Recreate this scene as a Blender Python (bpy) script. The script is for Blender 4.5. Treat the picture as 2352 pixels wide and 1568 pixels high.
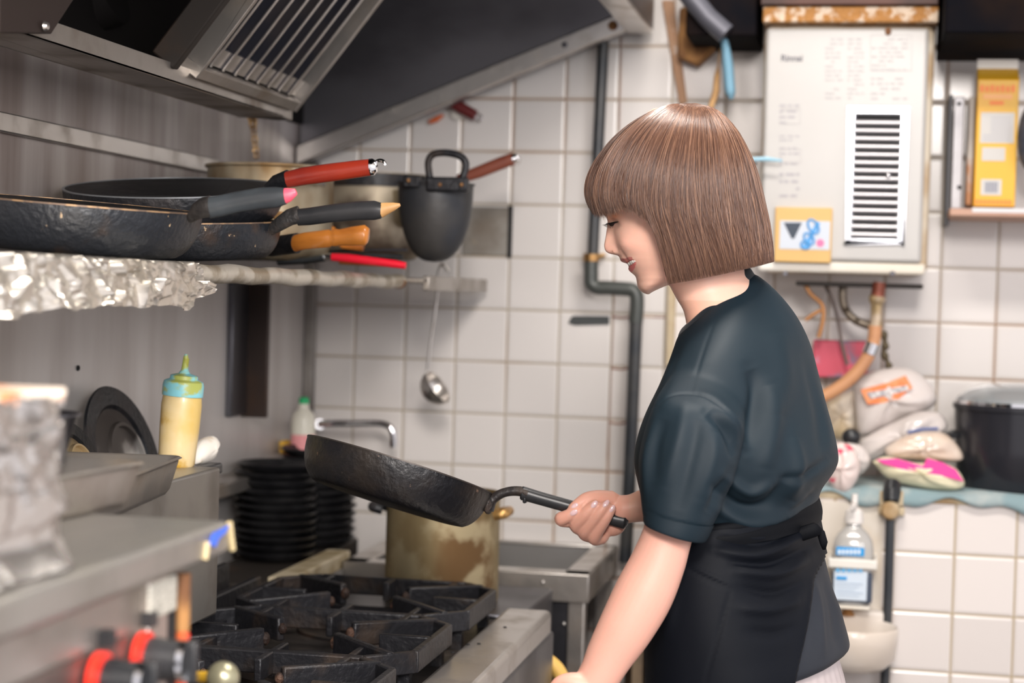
import bpy, bmesh, math, random
import numpy as np
from mathutils import Vector, Matrix
from mathutils.bvhtree import BVHTree
for o in list(bpy.data.objects): bpy.data.objects.remove(o)
scn=bpy.context.scene; C=scn.collection
random.seed(3); RNG=np.random.RandomState(5)
PI=math.pi; R=math.radians
# ---------------- camera ----------------
FPX=4200.26; YAW,PIT,ROL=R(10.8194),R(1.5540),R(1.6368); CAMH=1.30
CM=(Matrix.Rotation(YAW,4,'Z')@Matrix.Rotation(PI/2-PIT,4,'X')@Matrix.Rotation(ROL,4,'Z'))
cam=bpy.data.cameras.new('camera'); co=bpy.data.objects.new('camera',cam); C.objects.link(co)
co.matrix_world=Matrix.Translation((0,0,CAMH))@CM
cam.sensor_width=36; cam.lens=FPX/2352*36; cam.clip_start=.05
cam.dof.use_dof=True; cam.dof.focus_distance=2.32; cam.dof.aperture_fstop=3.6
scn.camera=co
# ---------------- light ----------------
w=bpy.data.worlds.new('world'); scn.world=w; w.use_nodes=True
wb=w.node_tree.nodes['Background']; wb.inputs[0].default_value=(.97,.93,.97,1); wb.inputs[1].default_value=.72
def area(name,loc,tgt,size,power,col,sy=None):
    l=bpy.data.lights.new(name,'AREA'); l.energy=power; l.color=col; l.size=size
    if sy: l.shape='RECTANGLE'; l.size_y=sy
    o=bpy.data.objects.new(name,l); C.objects.link(o); o.location=loc
    o.rotation_euler=(Vector(tgt)-Vector(loc)).to_track_quat('-Z','Y').to_euler(); return o
area('key_lamp',(.10,-.15,2.15),(-.35,3.0,1.1),.40,37,(1,.93,.88))
area('ceiling_lamp',(.0,2.15,2.45),(.0,2.2,0),.7,21,(1,.94,.88),.25)
area('ceiling_lamp',(-.25,3.25,2.35),(-.65,3.69,1.2),.35,3.2,(1,.95,.9),.2)
area('room_lamp',(1.3,.2,1.9),(-.9,2.6,1.0),.9,14,(.92,.95,1))
sl=area('side_fill',(.55,-.1,1.75),(-1.145,2.15,1.08),.5,4.2,(1,.94,.88)); sl.data.spread=R(62)  # unseen fill light added to brighten the steel wall below the shelf
vs=scn.view_settings; vs.view_transform='Standard'; vs.look='None'; vs.exposure=.5; vs.gamma=1; vs.use_curve_mapping=False
# ---------------- helpers ----------------
def U(px,py,X=None,Y=None,Z=None):
    d=CM.to_3x3()@Vector(((px-1176)/FPX,-(py-784)/FPX,-1))
    k=X/d.x if X is not None else Y/d.y if Y is not None else (Z-CAMH)/d.z
    return Vector((d.x*k,d.y*k,CAMH+d.z*k))
CMi=np.array(CM.to_3x3())
def PXY(v):
    v=np.asarray(v,float); c=(v-np.array([0,0,CAMH]))@CMi
    return 1176+FPX*c[...,0]/-c[...,2], 784-FPX*c[...,1]/-c[...,2]
class MB:
    def __init__(s): s.v=[]; s.f=[]
    def add(s,v,f):
        n=len(s.v); s.v+= [tuple(p) for p in v]; s.f+=[tuple(i+n for i in q) for q in f]; return s
    def box(s,a,b,rot=None,c=None):
        x0,y0,z0=[min(a[i],b[i]) for i in range(3)]; x1,y1,z1=[max(a[i],b[i]) for i in range(3)]
        v=[Vector(p) for p in ((x0,y0,z0),(x1,y0,z0),(x1,y1,z0),(x0,y1,z0),(x0,y0,z1),(x1,y0,z1),(x1,y1,z1),(x0,y1,z1))]
        if rot is not None:
            cc=Vector(c) if c is not None else (v[0]+v[6])/2; v=[cc+rot@(p-cc) for p in v]
        return s.add(v,[(0,3,2,1),(4,5,6,7),(0,1,5,4),(1,2,6,5),(2,3,7,6),(3,0,4,7)])
    def bar(s,p,q,w,h,up=(0,0,1)):
        p,q=Vector(p),Vector(q); d=(q-p).normalized(); u=Vector(up); sd=d.cross(u).normalized(); u=sd.cross(d)
        v=[]
        for e in (p,q):
            for a,b in ((-1,-1),(1,-1),(1,1),(-1,1)): v.append(e+sd*a*w/2+u*b*h/2)
        return s.add(v,[(0,1,2,3),(7,6,5,4),(0,4,5,1),(1,5,6,2),(2,6,7,3),(3,7,4,0)])
    def tube(s,pts,r,n=12,cap=True,sx=1.):
        pts=[Vector(p) for p in pts]; rs=r if isinstance(r,(list,tuple)) else [r]*len(pts)
        v=[];f=[]; pu=None
        for i,p in enumerate(pts):
            d=(pts[min(i+1,len(pts)-1)]-pts[max(i-1,0)]).normalized()
            if pu is None: pu=Vector((0,0,1)) if abs(d.z)<.9 else Vector((0,1,0))
            u=(pu-d*pu.dot(d)).normalized(); pu=u; w_=d.cross(u)
            for k in range(n):
                a=2*PI*k/n; v.append(p+(u*math.cos(a)+w_*math.sin(a)*sx)*rs[i])
        for i in range(len(pts)-1):
            for k in range(n):
                a=i*n+k; b=i*n+(k+1)%n; f.append((a,b,b+n,a+n))
        if cap: f.append(tuple(range(n-1,-1,-1))); f.append(tuple((len(pts)-1)*n+k for k in range(n)))
        return s.add(v,f)
    def lathe(s,c,prof,n=48,ax=(0,0,1),ex=None,a0=0,a1=2*PI,closed=False):
        # prof [(r,h)]
        c=Vector(c); ax=Vector(ax).normalized()
        if ex is None: ex=Vector((1,0,0)) if abs(ax.x)<.9 else Vector((0,1,0))
        ex=(Vector(ex)-ax*Vector(ex).dot(ax)).normalized(); ey=ax.cross(ex)
        full=abs(a1-a0-2*PI)<1e-6; m=n if full else n+1
        v=[];f=[]
        for r,h in prof:
            for k in range(m):
                a=a0+(a1-a0)*k/n; v.append(c+ax*h+(ex*math.cos(a)+ey*math.sin(a))*r)
        L=len(prof)
        for i in range(L if closed else L-1):
            j=(i+1)%L
            for k in range(n):
                k2=(k+1)%m; f.append((i*m+k,i*m+k2,j*m+k2,j*m+k))
        if not closed and full:
            if prof[0][0]>1e-6: f.append(tuple(range(m-1,-1,-1)))
            if prof[-1][0]>1e-6: f.append(tuple((L-1)*m+k for k in range(m)))
        return s.add(v,f)
    def prism(s,poly,d):
        # poly: list of 3D points (planar), d: extrude vector
        n=len(poly); d=Vector(d); v=[Vector(p) for p in poly]+[Vector(p)+d for p in poly]
        f=[tuple(range(n-1,-1,-1)),tuple(range(n,2*n))]+[(k,(k+1)%n,(k+1)%n+n,k+n) for k in range(n)]
        return s.add(v,f)
    def ball(s,c,r,n=16,sc=(1,1,1),rot=None):
        c=Vector(c); v=[];f=[]; m=n//2
        for i in range(m+1):
            t=PI*i/m
            for k in range(n):
                a=2*PI*k/n; p=Vector((math.sin(t)*math.cos(a)*sc[0],math.sin(t)*math.sin(a)*sc[1],math.cos(t)*sc[2]))*r
                if rot is not None: p=rot@p
                v.append(c+p)
        for i in range(m):
            for k in range(n): f.append((i*n+k,(i+1)*n+k,(i+1)*n+(k+1)%n,i*n+(k+1)%n))
        return s.add(v,f)
    def build(s,name,mat,parent=None,bevel=0,smooth=True,seg=2,sub=0,ang=35,fix=True):
        return mkobj(name,s.v,s.f,mat,parent,bevel,smooth,seg,sub,ang,fix)
def wloc(o):
    p=Vector((0,0,0))
    while o is not None: p+=o.location; o=o.parent
    return p
def mkobj(name,v,f,mat,parent=None,bevel=0,smooth=True,seg=2,sub=0,ang=35,fix=True):
    me=bpy.data.meshes.new(name); 
    if parent is not None: off=wloc(parent); loc=Vector((0,0,0))
    else:
        a=np.array([tuple(p) for p in v]); off=Vector(((a[:,0].min()+a[:,0].max())/2,(a[:,1].min()+a[:,1].max())/2,a[:,2].min())); loc=off
    me.from_pydata([tuple(Vector(p)-off) for p in v],[],f)
    if fix:
        bm=bmesh.new(); bm.from_mesh(me); bmesh.ops.remove_doubles(bm,verts=bm.verts,dist=1e-6)
        bmesh.ops.recalc_face_normals(bm,faces=bm.faces); bm.to_mesh(me); bm.free()
    o=bpy.data.objects.new(name,me); C.objects.link(o); o.location=loc
    if parent is not None: o.parent=parent
    me.materials.append(mat)
    if bevel:
        b=o.modifiers.new('bevel','BEVEL'); b.width=bevel; b.segments=seg; b.limit_method='ANGLE'; b.angle_limit=R(40); b.harden_normals=False
    if sub:
        m=o.modifiers.new('sub','SUBSURF'); m.levels=sub; m.render_levels=sub
    if smooth:
        me.shade_smooth()
        if ang<180:
            try: me.set_sharp_from_angle(angle=R(ang))
            except Exception: pass
    return o
def tag(o,label=None,cat=None,group=None,kind=None):
    if label: o['label']=label
    if cat: o['category']=cat
    if group: o['group']=group
    if kind: o['kind']=kind
    return o
def thing(name,label,cat,loc,group=None):
    o=bpy.data.objects.new(name,None); C.objects.link(o); o.location=loc; o.empty_display_size=.05
    return tag(o,label,cat,group)
def dup(root,loc,label=None,rz=0):
    r=root.copy(); C.objects.link(r); r.location=loc; r.rotation_euler=(0,0,rz)
    if label: r['label']=label
    for ch in list(root.children):
        c=ch.copy(); C.objects.link(c); c.parent=r
    return r
def struct(o): o['kind']='structure'; return o
def catmull(P,n):
    P=np.array(P,float); L=len(P); t=np.linspace(0,L-1,n); out=[]
    for x in t:
        i=min(int(x),L-2); u=x-i
        p0,p1,p2,p3=P[max(i-1,0)],P[i],P[i+1],P[min(i+2,L-1)]
        if i==0: p0=2*p1-p2
        if i==L-2: p3=2*p2-p1
        out.append(.5*((2*p1)+(-p0+p2)*u+(2*p0-5*p1+4*p2-p3)*u*u+(-p0+3*p1-3*p2+p3)*u**3))
    return np.array(out)
# ---------------- materials ----------------
MATS={}
def mat(name,col,rough=.5,metal=0,col2=None,nscale=8,stretch=(1,1,1),lo=.4,hi=.65,bump=0,bscale=None,rough2=None,detail=4,spec=.5,trans=0,ior=1.45,alpha=1,coat=0,sss=0,col3=None,n3=20,lo3=.6,hi3=.7,sheen=0,aniso=0,bstretch=None):
    if name in MATS: return MATS[name]
    m=bpy.data.materials.new(name); m.use_nodes=True; nt=m.node_tree; N=nt.nodes; Lk=nt.links
    b=N['Principled BSDF']; b.inputs['Base Color'].default_value=(*col,1); b.inputs['Roughness'].default_value=rough; b.inputs['Metallic'].default_value=metal
    b.inputs['Specular IOR Level'].default_value=spec; b.inputs['Transmission Weight'].default_value=trans; b.inputs['IOR'].default_value=ior
    b.inputs['Coat Weight'].default_value=coat; b.inputs['Alpha'].default_value=alpha
    b.inputs['Sheen Weight'].default_value=sheen; b.inputs['Anisotropic'].default_value=aniso
    if sss: b.inputs['Subsurface Weight'].default_value=sss; b.inputs['Subsurface Radius'].default_value=(1,.35,.2); b.inputs['Subsurface Scale'].default_value=.006
    g=N.new('ShaderNodeNewGeometry')
    def noise(sc,st,det):
        mp=N.new('ShaderNodeMapping'); mp.inputs['Scale'].default_value=st; Lk.new(g.outputs['Position'],mp.inputs['Vector'])
        n=N.new('ShaderNodeTexNoise'); n.inputs['Scale'].default_value=sc; n.inputs['Detail'].default_value=det; Lk.new(mp.outputs[0],n.inputs['Vector']); return n
    def ramp(src,a,c): 
        r=N.new('ShaderNodeMapRange'); r.inputs['From Min'].default_value=a; r.inputs['From Max'].default_value=c; r.interpolation_type='SMOOTHSTEP'; Lk.new(src,r.inputs['Value']); return r.outputs[0]
    last=None
    if col2 is not None:
        n=noise(nscale,stretch,detail); fa=ramp(n.outputs['Fac'],lo,hi)
        mx=N.new('ShaderNodeMix'); mx.data_type='RGBA'; mx.inputs['A'].default_value=(*col,1); mx.inputs['B'].default_value=(*col2,1); Lk.new(fa,mx.inputs['Factor']); last=mx.outputs['Result']
        if rough2 is not None:
            mr=N.new('ShaderNodeMapRange'); mr.inputs['To Min'].default_value=rough; mr.inputs['To Max'].default_value=rough2; Lk.new(fa,mr.inputs['Value']); Lk.new(mr.outputs[0],b.inputs['Roughness'])
    if col3 is not None:
        n=noise(n3,(1,1,1),6); fa=ramp(n.outputs['Fac'],lo3,hi3)
        mx=N.new('ShaderNodeMix'); mx.data_type='RGBA'; mx.inputs['B'].default_value=(*col3,1); Lk.new(fa,mx.inputs['Factor'])
        if last is not None: Lk.new(last,mx.inputs['A'])
        else: mx.inputs['A'].default_value=(*col,1)
        last=mx.outputs['Result']
    if last is not None: Lk.new(last,b.inputs['Base Color'])
    if bump:
        n=noise(bscale or nscale,bstretch or (1,1,1),5); bp=N.new('ShaderNodeBump'); bp.inputs['Strength'].default_value=1; bp.inputs['Distance'].default_value=bump
        Lk.new(n.outputs['Fac'],bp.inputs['Height']); Lk.new(bp.outputs[0],b.inputs['Normal'])
    MATS[name]=m; return m
def tilemat(name,X0,Z0,t,tilecol,grout,rust,mort=.0022,shade_axis=False):
    m=bpy.data.materials.new(name); m.use_nodes=True; nt=m.node_tree; N=nt.nodes; Lk=nt.links; b=N['Principled BSDF']
    g=N.new('ShaderNodeNewGeometry'); sp=N.new('ShaderNodeSeparateXYZ'); Lk.new(g.outputs['Position'],sp.inputs[0])
    def mth(op,a,bv=None,c=None):
        q=N.new('ShaderNodeMath'); q.operation=op
        for i,x in enumerate((a,bv,c)):
            if x is None: continue
            if isinstance(x,(int,float)): q.inputs[i].default_value=x
            else: Lk.new(x,q.inputs[i])
        return q.outputs[0]
    def cell(src,o):
        u=mth('DIVIDE',mth('SUBTRACT',src,o),t); fr=mth('FRACT',mth('ADD',u,100.5)); return mth('MULTIPLY',mth('ABSOLUTE',mth('SUBTRACT',fr,.5)),t), mth('FLOOR',mth('ADD',u,100))
    dx,ix=cell(sp.outputs['X'],X0); dz,iz=cell(sp.outputs['Z'],Z0); d=mth('MINIMUM',dx,dz)
    nz=N.new('ShaderNodeTexNoise'); nz.inputs['Scale'].default_value=9; nz.inputs['Detail'].default_value=5; Lk.new(g.outputs['Position'],nz.inputs['Vector'])
    n2=N.new('ShaderNodeTexNoise'); n2.inputs['Scale'].default_value=2.3; n2.inputs['Detail'].default_value=3; Lk.new(g.outputs['Position'],n2.inputs['Vector'])
    n3=N.new('ShaderNodeTexNoise'); n3.inputs['Scale'].default_value=120; Lk.new(g.outputs['Position'],n3.inputs['Vector'])
    wv=mth('MULTIPLY_ADD',nz.outputs['Fac'],.0016,mort-.0008)
    mk=N.new('ShaderNodeMapRange'); mk.interpolation_type='SMOOTHSTEP'; Lk.new(d,mk.inputs['Value']); Lk.new(mth('MULTIPLY',wv,.6),mk.inputs['From Min']); Lk.new(mth('MULTIPLY',wv,1.15),mk.inputs['From Max'])
    gm=N.new('ShaderNodeMix'); gm.data_type='RGBA'; gm.inputs['A'].default_value=(*grout,1); gm.inputs['B'].default_value=(*rust,1)
    rr=N.new('ShaderNodeMapRange'); rr.inputs['From Min'].default_value=.45; rr.inputs['From Max'].default_value=.72; Lk.new(n2.outputs['Fac'],rr.inputs['Value']); Lk.new(rr.outputs[0],gm.inputs['Factor'])
    wn=N.new('ShaderNodeTexWhiteNoise'); wn.noise_dimensions='2D'; cb=N.new('ShaderNodeCombineXYZ'); Lk.new(ix,cb.inputs[0]); Lk.new(iz,cb.inputs[1]); Lk.new(cb.outputs[0],wn.inputs['Vector'])
    tc=N.new('ShaderNodeMix'); tc.data_type='RGBA'; tc.inputs['A'].default_value=(*tilecol,1); tc.inputs['B'].default_value=(*[c*.90 for c in tilecol],1); Lk.new(wn.outputs['Value'],tc.inputs['Factor'])
    # grimy halo next to joints
    hl=N.new('ShaderNodeMapRange'); hl.inputs['From Min'].default_value=.0; hl.inputs['From Max'].default_value=.010; hl.inputs['To Min'].default_value=.35; hl.inputs['To Max'].default_value=0; Lk.new(d,hl.inputs['Value'])
    h2=mth('MULTIPLY',hl.outputs[0],rr.outputs[0])
    t2=N.new('ShaderNodeMix'); t2.data_type='RGBA'; Lk.new(tc.outputs['Result'],t2.inputs['A']); t2.inputs['B'].default_value=(.55,.42,.28,1); Lk.new(h2,t2.inputs['Factor'])
    fm=N.new('ShaderNodeMix'); fm.data_type='RGBA'; Lk.new(mk.outputs[0],fm.inputs['Factor']); Lk.new(gm.outputs['Result'],fm.inputs['A']); Lk.new(t2.outputs['Result'],fm.inputs['B']); Lk.new(fm.outputs['Result'],b.inputs['Base Color'])
    ro=N.new('ShaderNodeMapRange'); ro.inputs['To Min'].default_value=.8; ro.inputs['To Max'].default_value=.2; Lk.new(mk.outputs[0],ro.inputs['Value']); Lk.new(ro.outputs[0],b.inputs['Roughness'])
    # pillowed tiles
    pl=N.new('ShaderNodeMapRange'); pl.interpolation_type='SMOOTHSTEP'; pl.inputs['From Max'].default_value=.007; Lk.new(d,pl.inputs['Value'])
    bp=N.new('ShaderNodeBump'); bp.inputs['Distance'].default_value=.0018; bp.inputs['Strength'].default_value=.8; Lk.new(pl.outputs[0],bp.inputs['Height']); Lk.new(bp.outputs[0],b.inputs['Normal'])
    return m
STEEL=mat('steel_wall',(.60,.57,.55),.42,.3,(.47,.43,.405),3.5,(3,3,.45),.35,.8,bump=.0002,bscale=30,rough2=.5)
STEELD=mat('steel_dark',(.12,.12,.135),.30,.9,(.06,.055,.06),3,(1,1,1),.4,.7,rough2=.45)
STEELHOOD=mat('steel_hood',(.19,.185,.20),.34,.9,(.10,.095,.105),2.5,(1,1,2),.4,.7,rough2=.38)
STEELG=mat('steel_wall_grime_shade',(.60,.57,.55),.42,.3,(.47,.43,.405),3.5,(3,3,.45),.35,.8,bump=.0002,bscale=30,rough2=.5)
STEELB=mat('steel_bright',(.60,.57,.54),.28,.92,(.42,.38,.34),14,(1,1,1),.45,.75,rough2=.45,bump=.0003,bscale=40)
STEELW=mat('steel_worn',(.42,.39,.36),.33,.85,(.24,.20,.16),9,(1,1,1),.42,.75,rough2=.6,bump=.0004,bscale=50)
CHROME=mat('chrome',(.78,.78,.80),.08,1)
ALU=mat('aluminium_stained',(.42,.37,.27),.42,.75,(.20,.12,.05),7,(1,1,.6),.40,.62,rough2=.6,col3=(.55,.48,.36),n3=16)
IRON=mat('cast_iron',(.014,.014,.017),.40,.2,(.042,.028,.020),14,(1,1,1),.52,.75,bump=.0018,bscale=90,rough2=.6)
PANB=mat('pan_black',(.011,.012,.015),.40,.2,(.035,.030,.030),20,(1,1,1),.45,.7,bump=.0016,bscale=120,rough2=.55)
PANCR=mat('pan_crusted',(.013,.015,.019),.38,.1,(.045,.026,.016),9,(1,1,1),.60,.72,bump=.0018,bscale=130,col3=(.42,.30,.18),n3=75,lo3=.685,hi3=.74)
PANRIM=mat('pan_rim',(.16,.11,.08),.5,.5,(.35,.22,.12),60,(1,1,1),.45,.6)
NONST=mat('pan_inside',(.085,.092,.097),.33,.3,(.12,.12,.125),4)
BLKPL=mat('black_plastic',(.016,.017,.019),.33,0,(.03,.03,.032),12,bump=.0002,bscale=90)
BLK=mat('black_matt',(.006,.006,.007),.8)
SOOT=mat('soot',(.022,.017,.014),.62,.2,(.07,.035,.015),6,(1,1,1),.5,.75)
REDH=mat('handle_red',(.30,.028,.012),.28,0,(.16,.015,.012),7,(1,1,1),.4,.7,coat=.3)
BRWNH=mat('handle_brown',(.20,.055,.032),.4,0,(.12,.03,.02),14)
WOODO=mat('wood_orange',(.55,.19,.03),.32,0,(.28,.08,.015),9,(1,4,4),.4,.7,coat=.3)
WOODT=mat('wood_tan',(.62,.36,.15),.45,0,(.45,.24,.09),20)
PINK=mat('pink_plastic',(.75,.08,.13),.4)
REDP=mat('red_plastic',(.72,.01,.03),.35)
FOIL=mat('foil',(.78,.73,.65),.32,.9,(.62,.56,.47),10,(1,1,1),.45,.7,rough2=.42)
RUST=mat('rust',(.16,.07,.03),.7,.3,(.40,.20,.07),18,(1,1,1),.4,.65)
WHITEP=mat('white_plastic',(.75,.72,.66),.4,0,(.68,.62,.52),5)
CREAM=mat('cream_grime',(.55,.45,.30),.6,0,(.35,.22,.10),14,bump=.0005,bscale=50)
DARKPIPE=mat('pipe_dark',(.030,.034,.040),.38,.1,(.055,.055,.055),12)
BRASS=mat('brass',(.55,.33,.12),.35,.8,(.30,.16,.06),20)
COPPER=mat('insulated_hose',(.55,.27,.13),.5,0,(.40,.19,.10),12)
CAVITY=mat('dark_interior',(.008,.007,.007),.7,0,spec=.1)

def grime_shade(m):
    """baked-on grease runs, with hood shade put into the colour, on the upper steel wall"""
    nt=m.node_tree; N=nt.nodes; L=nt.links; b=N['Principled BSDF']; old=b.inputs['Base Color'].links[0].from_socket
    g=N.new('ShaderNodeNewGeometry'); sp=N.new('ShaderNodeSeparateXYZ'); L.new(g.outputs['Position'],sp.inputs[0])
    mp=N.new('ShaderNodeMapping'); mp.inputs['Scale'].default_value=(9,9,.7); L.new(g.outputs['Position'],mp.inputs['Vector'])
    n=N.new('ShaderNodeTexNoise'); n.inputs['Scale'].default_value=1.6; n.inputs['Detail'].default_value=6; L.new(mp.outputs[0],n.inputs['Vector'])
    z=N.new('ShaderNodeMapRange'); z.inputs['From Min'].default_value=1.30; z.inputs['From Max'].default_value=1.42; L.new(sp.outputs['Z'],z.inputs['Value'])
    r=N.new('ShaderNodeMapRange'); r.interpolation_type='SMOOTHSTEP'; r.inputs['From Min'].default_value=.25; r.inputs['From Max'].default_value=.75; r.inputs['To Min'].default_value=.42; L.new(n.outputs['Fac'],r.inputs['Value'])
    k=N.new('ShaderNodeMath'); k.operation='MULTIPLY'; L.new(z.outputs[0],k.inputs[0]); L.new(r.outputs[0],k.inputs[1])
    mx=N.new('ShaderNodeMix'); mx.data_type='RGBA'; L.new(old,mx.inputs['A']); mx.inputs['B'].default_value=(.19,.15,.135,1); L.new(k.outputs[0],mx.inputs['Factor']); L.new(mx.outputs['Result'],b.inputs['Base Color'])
grime_shade(STEELG)
# ---------------- room ----------------
YB=3.69; XL=-1.145
TILE=tilemat('wall_tile',-.7157,1.263,.108,(.74,.70,.67),(.42,.36,.28),(.30,.15,.08))
TILE2=tilemat('ledge_tile',.070-.0,.955,.108,(.76,.70,.66),(.45,.36,.24),(.36,.22,.10))
struct(MB().box((XL-.02,YB,0),(1.6,YB+.1,2.5)).build('wall_back',TILE,smooth=False))
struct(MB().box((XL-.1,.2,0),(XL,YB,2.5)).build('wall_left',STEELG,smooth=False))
struct(MB().box((XL-.1,.2,-.05),(1.8,YB+.1,0)).build('floor',mat('floor_grey',(.16,.14,.13),.5,0,(.10,.09,.08),6),smooth=False))
struct(MB().box((XL-.1,.2,2.5),(1.8,YB+.1,2.55)).build('ceiling',mat('ceiling_paint',(.45,.42,.38),.8),smooth=False))
# half wall / ledge under the rice cooker
LY=3.40
struct(MB().box((-.375,LY,0),(1.3,YB,.945)).build('wall_ledge',TILE2,bevel=.004))
struct(MB().box((-.378,LY-.004,.938),(1.3,YB,.951)).build('trim_1',CREAM,bevel=.002))
# plaster strip at the corner beside the soffit
PLAST=mat('plaster_strip',(.60,.42,.30),.7,0,(.42,.24,.14),9,(1,1,.5),.4,.6,col3=(.70,.62,.56),n3=25)
a=[U(1520,0,Y=YB-.012),U(1546,0,Y=YB-.012),U(1578,235,Y=YB-.012),U(1560,240,Y=YB-.012),U(1537,105,Y=YB-.012)]
struct(MB().prism(a,(0,.013,0)).build('trim_2',PLAST,bevel=.002))
p=U(1540,640,Y=YB-.01); q=U(1556,800,Y=YB-.01)
struct(MB().box((p.x-.004,YB-.018,1.16),(p.x+.012,YB,1.66)).build('trim_3',CREAM,bevel=.002))
# ledge strip along the stainless wall
struct(MB().box((XL,1.2,1.494),(XL+.010,3.11,1.521)).build('trim_4',STEELB,bevel=.002))
struct(MB().box((XL,YB-.022,.8),(XL+.022,YB,1.56)).build('trim_5',mat('steel_corner',(.30,.28,.26),.5,.6,(.16,.14,.13),6),bevel=.003))
# soffit, dark
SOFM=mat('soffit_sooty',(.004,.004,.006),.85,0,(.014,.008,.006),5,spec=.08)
struct(MB().box((.125,3.30,1.775),(1.6,YB,2.5)).build('trim_6',SOFM,bevel=.004))
struct(MB().box((-.345,3.46,1.792),(-.212,YB,2.5)).build('trim_7',SOFM,bevel=.004))
struct(MB().box((-.212,3.47,1.955),(.125,YB,2.5)).build('trim_10',SOFM,bevel=.004))
pl=[U(1556,130,Y=3.62),U(1560,20,Y=3.62),U(1600,0,Y=3.62),U(1690,0,Y=3.62),U(1660,70,Y=3.62),U(1640,110,Y=3.62),U(1600,148,Y=3.62)]
tag(MB().prism(pl,(0,.06,0)).build('rusty_bracket',RUST,bevel=.004),'rust brown metal bracket above the woman\'s head, beside the peeling plaster strip','bracket')
# sooty band over wall tiles under soffit = duct pipe
pp=[U(1560,-40,Y=3.44),U(1625,40,Y=3.45),U(1668,78,Y=3.45)]
tag(MB().tube(pp,.020,16).build('flue_pipe',mat('flue_dark',(.10,.10,.12),.45,.3),ang=60),'dark grey pipe coming down from the ceiling beside the rusty bracket','pipe')
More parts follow.
